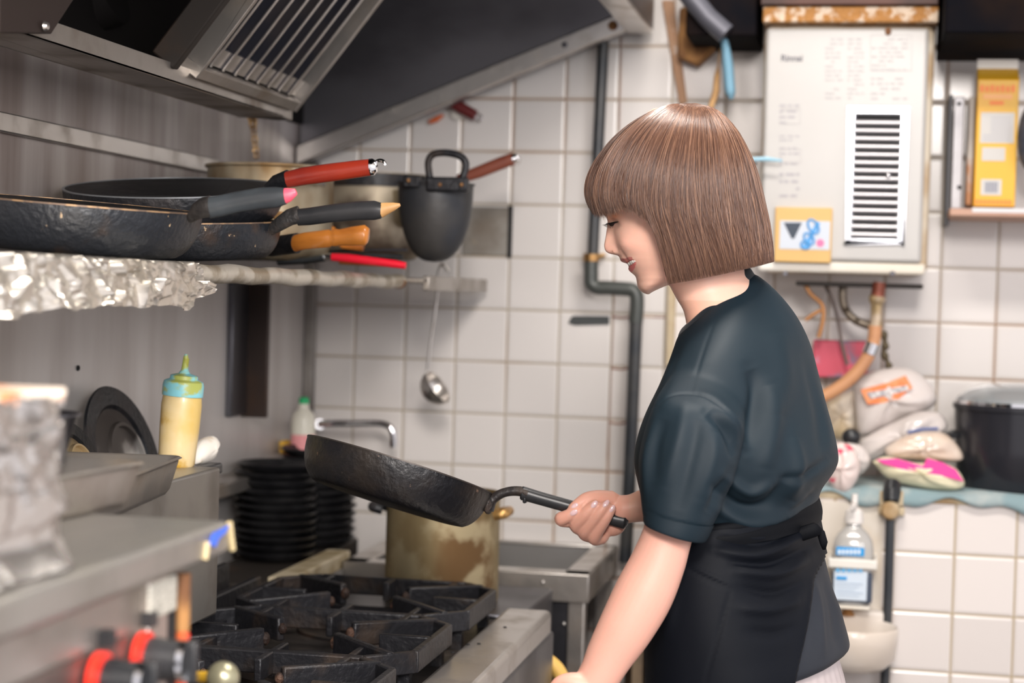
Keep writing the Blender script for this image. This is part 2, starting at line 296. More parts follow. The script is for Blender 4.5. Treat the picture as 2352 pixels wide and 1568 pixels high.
# ---------------- hood ----------------
def hood():
    t=thing('range_hood','large stainless steel extractor hood with grease filters and dark interior above the cookers','range hood',(-.8,2.6,1.55))
    HY=3.60; y0=1.95
    poly=[(-1.143,1.545),(-.476,1.819),(-.476,2.48),(-1.143,2.48)]
    MB().prism([(x,HY,z) for x,z in poly],(0,.02,0)).build('end_panel',STEELHOOD,t,bevel=.002)
    # rim flange along the sloping lower edge
    f=[(-1.143,1.545),(-.476,1.819),(-.476,1.858),(-1.143,1.584)]
    MB().prism([(x,HY-.022,z) for x,z in f],(0,.022,0)).build('rim',STEELB,t,bevel=.003)
    MB().lathe((-.595,HY-.024,1.790),[(0,0),(.006,.001),(.006,.006)],12,(0,1,0)).build('rivet',STEELD,t)
    MB().lathe((-.500,HY-.024,1.828),[(0,0),(.010,.001),(.010,.006)],12,(0,1,0)).build('rivet',RUST,t)
    MB().box((-.476,.9,1.819),(-.426,HY+.02,1.826)).build('front_flange',STEELB,t,bevel=.001)
    MB().box((-.432,.9,1.826),(-.425,HY+.02,2.45)).build('front_panel',mat('hood_front',(.11,.09,.085),.35,.7,(.06,.045,.04),4),t,bevel=.001)
    MB().box((-.476,.9,1.826),(-.470,HY,2.45)).build('inner_panel',STEELD,t)
    MB().box((-1.143,.9,2.44),(-.47,HY,2.48)).build('top_panel',CAVITY,t)
    # dark plenum behind the filters
    MB().box((-1.143,.9,1.63),(-1.135,HY,2.44)).build('back_panel',CAVITY,t)
    # grease channel along the filters
    CH=MB(); x0,x1,z0,z1=-1.030,-.95,1.577,1.604; ye=2.905
    CH.box((x0,.9,z0),(x1,ye,z0+.004)); CH.box((x1-.004,.9,z0),(x1,ye+.045,z1)); CH.box((x0,.9,z0),(x0+.004,ye,z1+.02))
    CH.add([(x1,ye+.045,z1),(x1,ye+.045,z0),(x1-.02,ye+.03,z0-.002),(x0,ye+.0,z0),(x0,ye+.02,z1)],[(0,1,2,3,4)])
    CH.build('grease_channel',STEELW,t,bevel=.0015)
    # baffle filter with slats
    yA,yB_=2.475,2.945; top=U(850,0,Y=yB_); bx,bz=-.955,1.600
    d=Vector((top.x-bx,0,top.z-bz)).normalized(); L=.50; nrm=Vector((d.z,0,-d.x))
    def fp(u,y,h): return Vector((bx,y,bz))+d*u+nrm*h
    m=MB()
    def slab(u0,u1,ya,yb,h0,h1,mm):
        v=[fp(u,y,h) for h in (h0,h1) for u,y in ((u0,ya),(u1,ya),(u1,yb),(u0,yb))]
        mm.add(v,[(0,3,2,1),(4,5,6,7),(0,1,5,4),(1,2,6,5),(2,3,7,6),(3,0,4,7)])
    fr=MB(); slab(0,.018,yA,yB_,-.02,.016,fr); slab(0,L,yA,yA+.008,-.02,.018,fr); slab(0,L,yB_-.010,yB_,-.02,.018,fr); slab(L-.02,L,yA,yB_,-.02,.016,fr)
    ft=bpy.data.objects.new('grease_filter',None); C.objects.link(ft); ft.parent=t
    fr.build('filter_frame',STEELW,ft,bevel=.0015)
    n=9
    for i in range(n):
        yc=yA+.03+(yB_-yA-.05)*i/(n-1)
        s=MB(); slab(.02,L-.02,yc-.021,yc+.0195,-.012,-.008,s)
        s.build('slat',mat('slat_dark',(.055,.055,.07),.35,.8,(.09,.08,.085),9),ft,bevel=.001)
        s=MB(); slab(.02,L-.02,yc+.017,yc+.0205,-.012,.004,s); s.build('slat_wall',MATS['slat_dark'],ft); s=MB(); slab(.02,L-.02,yc+.0155,yc+.0215,.004,.0075,s); s.build('slat_edge',STEELB,ft,bevel=.001)
    h=MB(); slab(.022,.05,yA+.01,yB_-.012,-.004,.002,h); h.build('drain_strip',STEELB,ft)
    # dark divider bar left of filter, sooty
    b=MB(); slab(0,L,yA-.075,yA-.055,-.03,.01,b); b.build('divider',SOOT,t,bevel=.003)
    # light bit (lamp housing glimpse)
    # sooty end plate at upper left
    q=[U(0,75,X=-.93),U(119,78,X=-.93),U(170,0,X=-.93),U(172,-60,X=-.93),U(0,-60,X=-.93)]
    MB().prism(q,(-.02,0,0)).build('sooty_plate',mat('sooty_steel',(.022,.013,.010),.75,0,(.06,.032,.018),8,(1,1,1),.45,.7),t,bevel=.002)
    c=U(103,60,X=-.925); MB().lathe(c,[(.0,.005),(.004,.004),(.006,0)],12,(1,0,0)).build('rivet',STEELB,t)
    v=MB(); 
    # ducts in the dark
    v.tube([U(190,10,Y=2.6),U(260,-20,Y=2.6)],.05,20); v.build('duct',CAVITY,t)
    return t
hood()
# hanging chain & post left of the end panel
t=thing('hanging_chain','greasy brass coloured pull chain hanging against the dark hood panel','chain',U(582,370,Y=3.2))
for i in range(9):
    p=U(578+i*1.4,258+i*12.5,Y=3.2); q=U(578+i*1.4,272+i*12.5,Y=3.2)
    m=MB(); r=.0065 if i<3 else .0042
    pts=[p+Vector((math.cos(a)*r*.9,math.cos(a)*(r*.6 if i%2 else 0),math.sin(a)*r*1.3)) for a in np.linspace(0,2*PI,13)]
    m.tube(pts,r*.35,6,cap=False).build('link',BRASS,t)
p=U(607,270,Y=3.42); q=U(607,368,Y=3.42)
tag(MB().box((p.x-.011,3.40,1.35),(p.x+.011,3.425,q.z+.20)).build('hood_post',mat('post_grey',(.22,.20,.20),.5,.4,(.13,.11,.10),8),bevel=.002),'narrow grey metal post behind the chain, in front of the dark hood panel','post')
# ---------------- pan shelf ----------------
SX=-.80; SZ=1.322
def shelf():
    t=thing('wall_shelf','long stainless shelf on the steel wall carrying the frying pans','shelf',(-.97,2.2,SZ))
    MB().box((XL,1.25,SZ-.004),(SX,3.125,SZ)).build('shelf_board',STEELW,t,bevel=.001)
    # worn rolled front lip
    rs=[];pts=[]
    for y in np.linspace(1.25,3.12,60):
        pts.append((SX,y,SZ-.010+.0012*math.sin(y*37))); rs.append(.0118+.0006*math.sin(y*23)+.0003*math.sin(y*71))
    MB().tube(pts,rs,14).build('front_lip',mat('lip_worn',(.55,.51,.44),.42,.55,(.32,.27,.20),22,(1,1,1),.42,.62,bump=.001,bscale=90),t,ang=80)
    MB().lathe((SX,3.123,SZ-.010),[(0,.006),(.010,.004),(.0125,-.004),(.0125,-.02)],16,(0,1,0)).build('end_cap',RUST,t)
    for px in (545,):
        a=U(540,900,X=XL).y; b=U(590,900,X=XL).y
        MB().box((XL,3.20,1.055),(XL+.012,3.285,SZ-.02)).build('bracket_flange',STEELD,t,bevel=.002)
        MB().box((XL,3.285,1.05),(XL+.05,3.30,SZ-.02)).build('bracket',mat('bracket_rusty',(.10,.05,.025),.5,.5,(.05,.035,.03),9,(1,1,.4)),t,bevel=.002)
    MB().box((XL,3.135,SZ-.012),(-.752,3.64,SZ-.002)).build('far_board',STEELW,t,bevel=.003)
    MB().box((-.762,3.135,SZ-.024),(-.750,3.64,SZ+.002)).build('far_lip',STEELW,t,bevel=.002)
    return t
shelf()
# foil hanging over the shelf front
def foil_sheet():
    ny,nz=230,62; v=[];f=[]
    rs=np.random.RandomState(11)
    # voronoi like facets: piecewise planar random displacement
    P=rs.rand(420,2)*[1.0,.22]; H=rs.randn(420); G=rs.randn(420,2)
    P2=rs.rand(1500,2)*[1.0,.22]; H2=rs.randn(1500); G2=rs.randn(1500,2)
    def disp(a,b):
        d=np.abs(P[:,0]-a)*1.0+0; dd=(P[:,0]-a)**2+(P[:,1]-b)**2; i=np.argmin(dd); r=H[i]*.0016+(G[i,0]*(a-P[i,0])+G[i,1]*(b-P[i,1]))*.15
        dd=(P2[:,0]-a)**2+(P2[:,1]-b)**2; i=np.argmin(dd); return r+H2[i]*.0003+(G2[i,0]*(a-P2[i,0])+G2[i,1]*(b-P2[i,1]))*.11
    y0,y1=1.30,2.10
    def low(y): # bottom hem height from photo
        px=np.interp(y,[1.30,1.60,1.70,1.78,1.9,2.0,2.04,2.07,2.10],[-.064,-.058,-.052,-.050,-.049,-.051,-.053,-.040,-.036]); return px
    for i in range(ny):
        y=y0+(y1-y0)*i/(ny-1)
        hl=-low(y)+.002*math.sin(y*41)+.0015*math.sin(y*97)
        for j in range(nz):
            s=j/(nz-1)
            L=.05+hl; l=s*L
            if l<.05: x=SX-.02-(.05-l)+.028; z=SZ+.002
            else: x=SX+.013+.010*math.sin((l-.05)*22); z=SZ+.001-(l-.05)
            dsp=disp(y-y0,l); x+=dsp*1.5+.004; z+=dsp*.12; yy=y+dsp*.35
            v.append((x,yy,z))
    for i in range(ny-1):
        for j in range(nz-1): f.append((i*nz+j,(i+1)*nz+j,(i+1)*nz+j+1,i*nz+j+1))
    # torn dangling corner
    n0=len(v)
    base=[(.0,0),(.045,.004),(.055,-.03),(.048,-.06),(.066,-.084),(.052,-.088),(.036,-.075),(.022,-.04)]
    o=mkobj('crumpled_foil',v,f,FOIL,ang=180,fix=False); 
    return tag(o,'crumpled silver aluminium foil draped over the front edge of the pan shelf','aluminium foil')
fo=foil_sheet()
# ---------------- pans on the shelf ----------------
def pan(name,label,cat,c,e1,nrm,Rt,Rb,dep,rimmat,body,inside,root=True,grp=None,thick=.0025):
    """c = centre of the rim plane"""
    nrm=Vector(nrm).normalized(); c=Vector(c)
    t=thing(name,label,cat,c-nrm*dep,grp)
    k=.35
    prof=[(0,-dep),(Rb*.7,-dep),(Rb,-dep+.001)]
    for a in np.linspace(.04,1,14): 
        r=Rb+(Rt-Rb)*(a**.62); prof.append((Rb+(Rt-Rb)*math.sqrt(max(0,1-(1-a)**2)),-dep+dep*a))
    MB().lathe(c,prof,72,nrm,e1).v
    m=MB(); m.lathe(c,prof,72,nrm,e1); m.build('pan_body',body,t,ang=50)
    m=MB(); m.lathe(c,[(max(r-thick,0) if r>0 else 0,h+thick*(h<-1e-4)) for r,h in prof],72,nrm,e1); m.build('pan_interior',inside,t,ang=50)
    m=MB(); m.lathe(c,[(Rt+.0006,-.001),(Rt+.0006,.0008),(Rt-thick-.0006,.0008),(Rt-thick-.0006,-.001)],72,nrm,e1,closed=True); m.build('rim',rimmat,t,ang=50)
    return t
def fr3(A,B,tilt_deg,Yc):
    """rim frame from the two rim ends A,B (3D): near side raised by tilt"""
    e1=(B-A).normalized(); c=(A+B)/2; d=(c-Vector((0,0,CAMH))).normalized()
    e2=(d-e1*d.dot(e1)).normalized(); n=e1.cross(e2); 
    if n.z<0: n=-n
    n=Matrix.Rotation(R(tilt_deg),3,e1)@n
    return c,e1,n,(B-A).length/2
# P2 : large pan with the red handle (behind, on top)
A=U(166,424,Y=2.47); B=U(641,436,Y=2.47); c,e1,n,Rr=fr3(A,B,0,2.47)
n=Matrix.Rotation(R(5.6),3,e1)@n
if PXY(c+n.cross(e1)*Rr)[1]*0: pass
t=pan('frying_pan','wide grey-black frying pan with glossy red handle, stacked on top at back of the shelf','frying pan',c,e1,n,Rr,Rr*.80,.050,mat('rim_grey',(.20,.21,.22),.35,.4),PANB,NONST,grp='pans on the shelf')
def handle(t,pts,r,mat_,name='handle',n=18,sx=.7,ang=70): return MB().tube(pts,r,n,sx=sx).build(name,mat_,t,ang=ang)
def HP(Y,*a): return [U(x,y,Y=Y+(i*.0)) for i,(x,y) in enumerate(a)]
handle(t,[U(612,432,Y=2.44),U(632,420,Y=2.43),U(662,410,Y=2.42)],[.006,.011,.0125],PANB,'neck')
hr=handle(t,[U(658,413,Y=2.42),U(700,404,Y=2.42),U(760,396,Y=2.42),U(820,388,Y=2.42),U(852,384,Y=2.42)],[.0115,.0125,.0125,.012,.0115],REDH)
MB().tube([U(850,384,Y=2.42),U(858,383,Y=2.42),U(864,382,Y=2.42)],[.0118,.0115,.008],18,sx=.7).build('chrome_cap',CHROME,hr)
ring=[U(862+11*(1-math.cos(a)),377-9*math.sin(a)*1.0,Y=2.42) for a in np.linspace(-.9,PI+.3,16)]
MB().tube(ring,.0024,8,cap=True).build('hanging_loop',CHROME,hr)
# P3 : pan under P2, taped black handle with tan tip
A=U(170,505,Y=2.43); B=U(634,510,Y=2.43); c,e1,n,Rr=fr3(A,B,1.5,2.43)
t=pan('frying_pan','black crusted frying pan with taped black handle and bare wooden tip, under the red-handled pan','frying pan',c,e1,n,Rr,Rr*.80,.052,PANRIM,PANCR,PANB,grp='pans on the shelf')
handle(t,[U(622,528,Y=2.41),U(645,512,Y=2.40),U(665,499,Y=2.40),U(688,492,Y=2.40)],[.008,.0105,.012,.0125],mat('tape_charred',(.02,.019,.019),.55,0,(.05,.04,.035),40,bump=.003,bscale=120),'taped_neck')
h=handle(t,[U(684,499,Y=2.40),U(710,497,Y=2.40),U(760,490,Y=2.40),U(820,484,Y=2.40),U(860,483,Y=2.40),U(877,484,Y=2.40)],[.0115,.012,.0122,.0128,.0132,.0105],BLKPL)
handle(h,[U(874,483,Y=2.40),U(890,478,Y=2.40),U(905,474,Y=2.40),U(919,470,Y=2.40)],[.0105,.008,.0055,.002],WOODT,'wooden_tip')
# P4/5: pans at the back with turned wooden handles
A=U(250,560,Y=2.72); B=U(612,566,Y=2.72); c,e1,n,Rr=fr3(A,B,1,2.72)
t=pan('frying_pan','black frying pan at the back of the shelf with turned orange wooden handle','frying pan',c,e1,n,Rr,Rr*.82,.022,PANB,PANB,PANB,grp='pans on the shelf')
handle(t,[U(598,572,Y=2.62),U(625,566,Y=2.6),U(655,562,Y=2.58),U(682,558,Y=2.56)],[.010,.015,.015,.015],PANB,'neck')
handle(t,[U(678,559,Y=2.56),U(700,553,Y=2.55),U(740,549,Y=2.55),U(757,547,Y=2.55),U(761,547,Y=2.55),U(768,546,Y=2.55),U(774,545,Y=2.55),U(780,545,Y=2.55),U(810,542,Y=2.55),U(838,540,Y=2.55),U(846,541,Y=2.55)],[.0125,.0125,.0130,.0130,.0115,.0128,.0128,.0118,.0140,.0150,.0105],WOODO)
t=thing('wok_spatula','metal spatula with an orange wooden grip lying behind the pan handles','spatula',U(700,540,Y=2.95))
handle(t,[U(600,560,Y=2.95),U(680,545,Y=2.95),U(716,540,Y=2.95)],.007,SOOT,'shaft')
handle(t,[U(714,530,Y=2.95),U(726,522,Y=2.95),U(760,532,Y=2.95),U(790,560,Y=2.96),U(835,566,Y=2.96)],[.008,.011,.010,.009,.008],WOODO)
# P1 : big front left pan
A=U(-120,438,Y=2.06); B=U(446,491,Y=2.06); c,e1,n,Rr=fr3(A,B,1.2,2.06)
t=pan('frying_pan','large black scorched frying pan with grease spots at the front left of the shelf','frying pan',c,e1,n,Rr,Rr*.76,.058,PANRIM,PANCR,PANB,grp='pans on the shelf')
handle(t,[U(436,502,Y=2.03),U(452,484,Y=2.02),U(470,476,Y=2.01),U(484,474,Y=2.01)],[.006,.0105,.0125,.013],mat('neck_charred',(.05,.045,.042),.5,.3,(.02,.018,.018),30,bump=.002,bscale=100),'neck')
h=handle(t,[U(480,477,Y=2.01),U(510,472,Y=2.01),U(550,463,Y=2.01),U(600,455,Y=2.01),U(635,453,Y=2.01),U(656,450,Y=2.01)],[.0125,.0125,.0122,.0125,.0120,.0095],mat('handle_grey',(.045,.052,.058),.30,0,(.03,.034,.038),16))
handle(h,[U(652,450,Y=2.01),U(664,447,Y=2.01),U(680,440,Y=2.01)],[.0095,.008,.0035],PINK,'end_cap')
# stained aluminium pots
def potm(name,label,cat,pxl,pxr,py,pyb,Y,mtl,inm,tilt=6,round_=.25,wall=.003,group=None):
    A=U(pxl,py,Y=Y); B=U(pxr,py,Y=Y); c=(A+B)/2; Rr=(B-A).length/2; dep=(U((pxl+pxr)/2,py,Y=Y)-U((pxl+pxr)/2,pyb,Y=Y)).length
    t=thing(name,label,cat,c-Vector((0,0,dep)),group)
    prof=[(0,-dep)]+[(Rr*(1-round_)+Rr*round_*math.sin(a),-dep+dep*round_*1.2*(1-math.cos(a))) for a in np.linspace(0,PI/2,8)]+[(Rr*.995,-.006),(Rr+.004,-.004),(Rr+.004,0),(Rr-.002,0)]+[(Rr*.98,-.01),(Rr*.97,-dep*.6),(Rr*.8,-dep+.006),(0,-dep+.006)]
    MB().lathe(c,prof,64).build('pot_body',mtl,t,ang=50)
    return t,c,Rr,dep
t,c,Rr,dep=potm('cooking_pot','pale stained aluminium pot behind the frying pan handles','pot',485,762,383,598,2.93,ALU,ALU)
SZZ=SZ
MB().tube([c+Vector((Rr*.55,-Rr*.85,-.03)),c+Vector((Rr*.6,-Rr-.03,-.028)),c+Vector((Rr*.95,-Rr-.03,-.028)),c+Vector((Rr*1.0,-Rr*.4,-.03))],.004,10).build('side_handle',STEELW,t)
t,c,Rr,dep=potm('cooking_pot','wide scorched aluminium pot with brown stains beside the round iron wok','pot',745,985,402,596,3.40,mat('aluminium_scorched',(.46,.39,.29),.5,.5,(.10,.07,.05),9,(1,1,1),.45,.66),ALU,round_=.35)
b=MB(); b.lathe(c+Vector((0,0,-.004)),[(Rr+.002,-.022),(Rr+.007,-.022),(Rr+.007,.002),(Rr+.002,.002)],64,closed=True); b.build('iron_band',IRON,t)
def ironpot():
    Y=3.13; A=U(918,418,Y=Y); B=U(1086,424,Y=Y); c=(A+B)/2; Rr=(B-A).length/2; dep=.138
    t=thing('iron_pot','round bottomed black iron pot with a loop handle at the right end of the shelf','pot',c-Vector((0,0,dep)))
    prof=[(0,-dep)]+[(Rr*math.sin(a)**.8,-dep+dep*.92*(1-math.cos(a))) for a in np.linspace(.15,PI/2,14)]+[(Rr,-.004),(Rr+.003,-.002),(Rr+.003,0),(Rr-.003,0),(Rr*.9,-dep*.5),(0,-dep*.9)]
    MB().lathe(c,prof,64).build('pot_body',mat('iron_blue',(.035,.038,.045),.48,.3,(.055,.052,.05),8,bump=.0006,bscale=70),t,ang=60)
    h=[U(x,y,Y=Y-.06) for x,y in ((990,418),(985,395),(984,370),(996,354),(1025,351),(1056,358),(1070,375),(1066,400),(1058,420))]
    MB().tube([Vector(q) for q in catmull([tuple(x) for x in h],30)],.0062,12).build('loop_handle',IRON,t)
    for px in (940,1002,1022,1060):
        q=U(px,420 if px<1050 else 425,Y=Y-.066)
    MB().box(U(925,402,Y=Y-.07),U(968,432,Y=Y-.055)).build('lug',IRON,t,bevel=.003)
    MB().box(U(978,405,Y=Y-.076),U(1078,442,Y=Y-.060)).build('handle_plate',IRON,t,bevel=.004)
    for px,py in ((938,414),(1010,424),(1060,424)):
        MB().ball(U(px,py,Y=Y-.078),.0032,10).build('rivet',RUST,t)
ironpot()
t=thing('saucepan','saucepan with a brown wooden handle behind the iron pot, only its handle showing','saucepan',U(1010,430,Y=3.35))
pc=U(990,440,Y=3.35); MB().lathe(pc,[(0,-.07),(.06,-.07),(.07,-.06),(.075,0),(.071,0),(.066,-.055),(0,-.062)],40).build('pan_body',ALU,t)
h=handle(t,[U(1052,412,Y=3.33),U(1100,395,Y=3.33),U(1150,375,Y=3.33),U(1180,364,Y=3.33)],[.009,.0115,.012,.0115],BRWNH)
MB().tube([U(1178,365,Y=3.33),U(1190,362,Y=3.33)],[.010,.007],12).build('end_cap',CHROME,h)
MB().tube([U(1188+6*math.cos(a),368+9*math.sin(a),Y=3.33) for a in np.linspace(-2,2.6,10)],.0016,6).build('hanging_loop',CHROME,h)
# pan hanging up by the hood: only handle ends show
t=thing('frying_pan','pan hooked up under the hood against the tiles, showing a dark red handle end','frying pan',U(1040,240,Y=3.65))
handle(t,[U(1020,225,Y=3.655),U(1060,248,Y=3.655),U(1092,266,Y=3.655)],[.010,.012,.011],mat('maroon_handle',(.14,.02,.02),.4),sx=.8)
MB().tube([U(1100+7*math.cos(a),270+7*math.sin(a),Y=3.66) for a in np.linspace(0,2*PI,13)],.0018,6,cap=False).build('hanging_loop',CHROME,t)
MB().lathe(U(1050,262,Y=3.675),[(0,0),(.012,0),(.012,.01),(0,.01)],16,(0,1,0)).build('hook',WHITEP,t)
tag(MB().tube([U(985,281,Y=3.672),U(1003,273,Y=3.672),U(1018,264,Y=3.672)],[.004,.006,.003],10).build('orange_ladle',mat('handle_orange',(.60,.12,.03),.5),ang=80),'small orange-red handle tip hanging on the tiles just under the hood edge','utensil')
# utensils at the shelf end
def uten(label,pts,r,m,cat='utensil',name='tongs',sx=1,Y=2.9):
    return tag(MB().tube([U(x,y,Y=Y) for x,y in pts],r,12,sx=sx).build(name,m,ang=80),label,cat)
t=thing('spatula','spatula with bright red plastic handle lying at the shelf front edge','spatula',U(840,600,Y=2.88))
MB().tube([U(640,600,Y=2.88),U(700,598,Y=2.88),U(745,592,Y=2.88)],[.007,.006,.006],10,sx=1.6).build('blade',mat('blade_dark',(.05,.055,.06),.35,.5),t)
handle(t,[U(738,590,Y=2.88),U(762,589,Y=2.88)],[.005,.006],CHROME,'collar')
handle(t,[U(762,590,Y=2.88),U(800,593,Y=2.88),U(860,600,Y=2.88),U(905,606,Y=2.88),U(932,610,Y=2.88)],[.0062,.0072,.0066,.0066,.0055],REDP,'handle',sx=.9)
uten('thin steel tongs lying on the shelf above the red spatula handle',[(740,590),(760,577),(850,574),(935,574)],.0028,STEELD,Y=3.0)
uten('black plastic handled tool lying between the red spatula and the iron pot',[(770,588),(850,586),(925,590)],.0045,BLKPL,'utensil','spatula',Y=3.02)
uten('brown wooden stick lying beside the red spatula handle',[(780,602),(850,606),(905,610)],.0035,WOODO,'utensil','wooden_stick',Y=2.92)
tag(MB().box(U(600,484,Y=2.66),U(665,505,Y=2.70)).build('wooden_board',WOODT,bevel=.002),'small pale wooden board wedged behind the pan handles','board')
# ---------------- ladle ----------------
t=thing('ladle','long handled steel ladle hanging from the right end of the shelf','ladle',U(1005,760,Y=3.45))
hook=[U(x,y,Y=3.45) for x,y in ((1030,622),(1016,606),(1008,622),(1006,650),(1000,710),(990,780),(982,850))]
MB().tube([Vector(q) for q in catmull([tuple(p) for p in hook],24)],.0032,10).build('handle',STEELB,t)
c=U(1006,888,Y=3.445); ax=(U(1030,870,Y=3.40)-U(985,925,Y=3.45)).normalized(); ax=Vector((.80,-.12,.58)).normalized()
prof=[(.036*math.sin(a),-.034*math.cos(a)) for a in np.linspace(0.02,PI/2,10)]+[(.037,.001)]+[(.034*math.sin(a),-.032*math.cos(a)) for a in np.linspace(PI/2,0.02,10)]
MB().lathe(c,prof,36,ax).build('bowl',STEELB,t,ang=60)
# ---------------- wall bits ----------------
tag(MB().box(U(1064,474,Y=YB-.004),U(1170,588,Y=YB+.01)).build('wall_plate',mat('plate_grey',(.30,.28,.25),.5,.3,(.18,.15,.12),10,col3=(.42,.35,.24),n3=22),bevel=.002),'grey stained metal plate in place of a tile, right of the iron pot','plate')
tag(MB().box(U(1168,472,Y=YB-.006),U(1175,592,Y=YB)).build('joint_strip',BLK),'thin black strip along the right side of the grey wall plate','strip')
pts=[U(x,y,Y=YB-.003) for x,y in ((1318,725),(1399,726),(1400,745),(1320,747),(1305,742),(1312,728))]
tag(MB().prism(pts,(0,.004,0)).build('tape_strip',mat('tape_dark',(.05,.055,.055),.6)),'dark strip of tape stuck on the tiles left of the black pipe','tape')
def pipe_tube(P,r,Y): return MB().tube([Vector(q) for q in catmull([tuple(U(x,y,Y=Y)) for x,y in P],48)],r,18)
t=thing('drain_pipe','black wall pipe with a brass union and an offset elbow, running down the tiles','pipe',U(1440,1280,Y=3.62))
MB().tube([U(1388,60,Y=3.64),U(1362,585,Y=3.64)],.0115,18).build('upper_pipe',DARKPIPE,t)
MB().tube([U(1358,584,Y=3.63),U(1358,600,Y=3.63)],[.017,.017],8).build('brass_nut',BRASS,t,ang=30)
e=[(1358,600),(1358,630),(1359,650),(1372,660),(1395,661),(1430,663),(1452,666),(1462,678),(1463,705),(1460,740)]
MB().tube([Vector(q) for q in catmull([tuple(U(x,y,Y=3.63)) for x,y in e],60)],.0145,18).build('elbow',mat('pipe_elbow',(.06,.065,.06),.35,.1),t,ang=60)
MB().tube([U(1463,690,Y=3.63),U(1447,1080,Y=3.63),U(1436,1290,Y=3.63)],.0130,18).build('lower_pipe',DARKPIPE,t)
for a,b in (((1365,605),(1365,612)),): pass
tag(MB().box(U(1340,581,Y=3.665),U(1392,590,Y=3.69)).build('pipe_clip',BRASS,bevel=.001),'small brass clip holding the black pipe to the tiles','clip')
# rust streak runs (stains that follow the joints)
RS=mat('rust_streak',(.22,.07,.04),.8,0,(.45,.28,.18),30,(1,1,.6),.45,.65)
t=thing('rust_streaks','reddish brown rust lines along the tile joints beside the black pipe','stain',U(1405,1050,Y=YB-.001))
def streak(P,w=.0022): 
    MB().tube([U(x,y,Y=YB-.0005) for x,y in P],w,8,sx=.2).build('streak',RS,t)
streak([(1428,20),(1426,90),(1424,200),(1421,300)],.0035)
streak([(1412,640),(1409,720),(1404,845),(1399,970),(1394,1055)],.0026)
for y,x0,x1 in ((727,1404,1458),(845,1404,1450),(970,1398,1446)): streak([(x0,y),((x0+x1)/2,y+3),(x1,y-1)],.002)
streak([(1475,727),(1530,729)],.0015)
# ---------------- stove ----------------
SF=-.48; STZ=.785; SE=2.925
def bar_path(m,pts,w,h):
    for a,b in zip(pts[:-1],pts[1:]): m.bar(a,b,w,h)
t=thing('gas_stove','low black gas range with a stainless front strip and cast iron burner grates','stove',(-.72,2.2,0))
MB().box((-1.0,1.62,.12),(SF+.004,SE,STZ-.035)).build('stove_body',STEELD,t,bevel=.003)
MB().box((-.556,1.62,STZ-.11),(SF,SE,STZ)).build('front_strip',STEELB,t,bevel=.009,seg=4)
MB().box((-.99,1.62,STZ-.03),(-.556,SE,STZ-.022)).build('burner_tray',mat('burner_tray',(.035,.03,.028),.35,.5,(.09,.07,.058),10,(1,1,1),.5,.7,rough2=.6,bump=.0005,bscale=60),t)
for x,z in ((-.975,.815),(-1.03,.835)): MB().box((x-.006,1.62,STZ-.03),(x+.006,SE-.02,z)).build('rear_rail',IRON,t,bevel=.002)
MB().box((-1.10,1.62,.60),(-.99,SE,STZ)).build('rear_deck',IRON,t,bevel=.003)
for y in (1.8,1.95,2.1,2.25,2.4,2.55,2.7): MB().box((SF,y,.60),(SF+.0055,y+.07,.635)).build('vent_slot',BLK,t)
for y in (1.72,2.02,2.32,2.62): 
    k=MB(); k.lathe((SF+.004,y,.655),[(0,.035),(.020,.035),(.022,.028),(.024,0)],24,(1,0,0)); k.build('knob',BLKPL,t,bevel=.001)
for cy in (2.125,2.445,2.765):
    b=bpy.data.objects.new('burner',None); C.objects.link(b); b.parent=t
    MB().lathe((-.745,cy,.757),[(0,.03),(.03,.03),(.045,.022),(.05,.008),(.07,.004),(.07,0)],32).build('burner_head',IRON,b)
    MB().lathe((-.745,cy,.757),[(.072,.0),(.072,.006),(.11,.010),(.115,.002)],32).build('drip_ring',mat('drip_ring',(.05,.045,.045),.35,.6,(.12,.08,.06),14),b)
def grate(cy,label):
    t=thing('burner_grate',label,'burner grate',(-.745,cy,.764),'burner grates')
    zt=.822; hx,hy=.178,.157; cx=-.745; hb=.030; zc=zt-hb/2
    fr=MB(); k=.055
    oc=[(cx-hx+k,cy-hy),(cx+hx-k,cy-hy),(cx+hx,cy-hy+k),(cx+hx,cy+hy-k),(cx+hx-k,cy+hy),(cx-hx+k,cy+hy),(cx-hx,cy+hy-k),(cx-hx,cy-hy+k)]
    P=[Vector((x,y,zc)) for x,y in oc]
    for a,b in zip(P,P[1:]+P[:1]): fr.bar(a,b,.011,hb)
    fr.build('grate_frame',IRON,t,bevel=.002)
    rs=random.Random(int(cy*100))
    # long prongs across X from the sides, diagonal-ish
    for sx,sy in ((-1,-1),(1,-1),(1,1),(-1,1)):
        m=MB(); a=Vector((cx+sx*(hx-k*.45),cy+sy*(hy-k*.45),zc)); b=Vector((cx+sx*.052,cy+sy*.040,zc+.004))
        m.bar(a,b,.012,hb+.004); m.build('prong',IRON,t,bevel=.003)
        e=MB(); rr=rs.uniform(.0055,.0075); e.ball(b+Vector((-sx*.002,-sy*.001,.001)),rr,12,(1,1,1.3)); e.build('crust_tip',mat('burnt_crust',(.022,.012,.009),.6,.2,(.09,.045,.028),60,bump=.004,bscale=180),t)
    for sx in (-.105,0,.105):
        for sy in (-1,1):
            m=MB(); m.bar((cx+sx,cy+sy*hy,zc),(cx+sx,cy+sy*(hy-.07 if sx else hy-.055),zc),.010,hb); m.build('prong',IRON,t,bevel=.002)
    for sx in (-1,1):
        m=MB(); m.bar((cx+sx*hx,cy,zc),(cx+sx*(hx-.075),cy,zc),.010,hb); m.build('prong',IRON,t,bevel=.002)
    for sx in (-1,1):
        for sy in (-1,1): MB().box((cx+sx*(hx-.014)-.008,cy+sy*(hy-.062)-.008,.762),(cx+sx*(hx-.014)+.008,cy+sy*(hy-.062)+.008,zc)).build('foot',IRON,t)
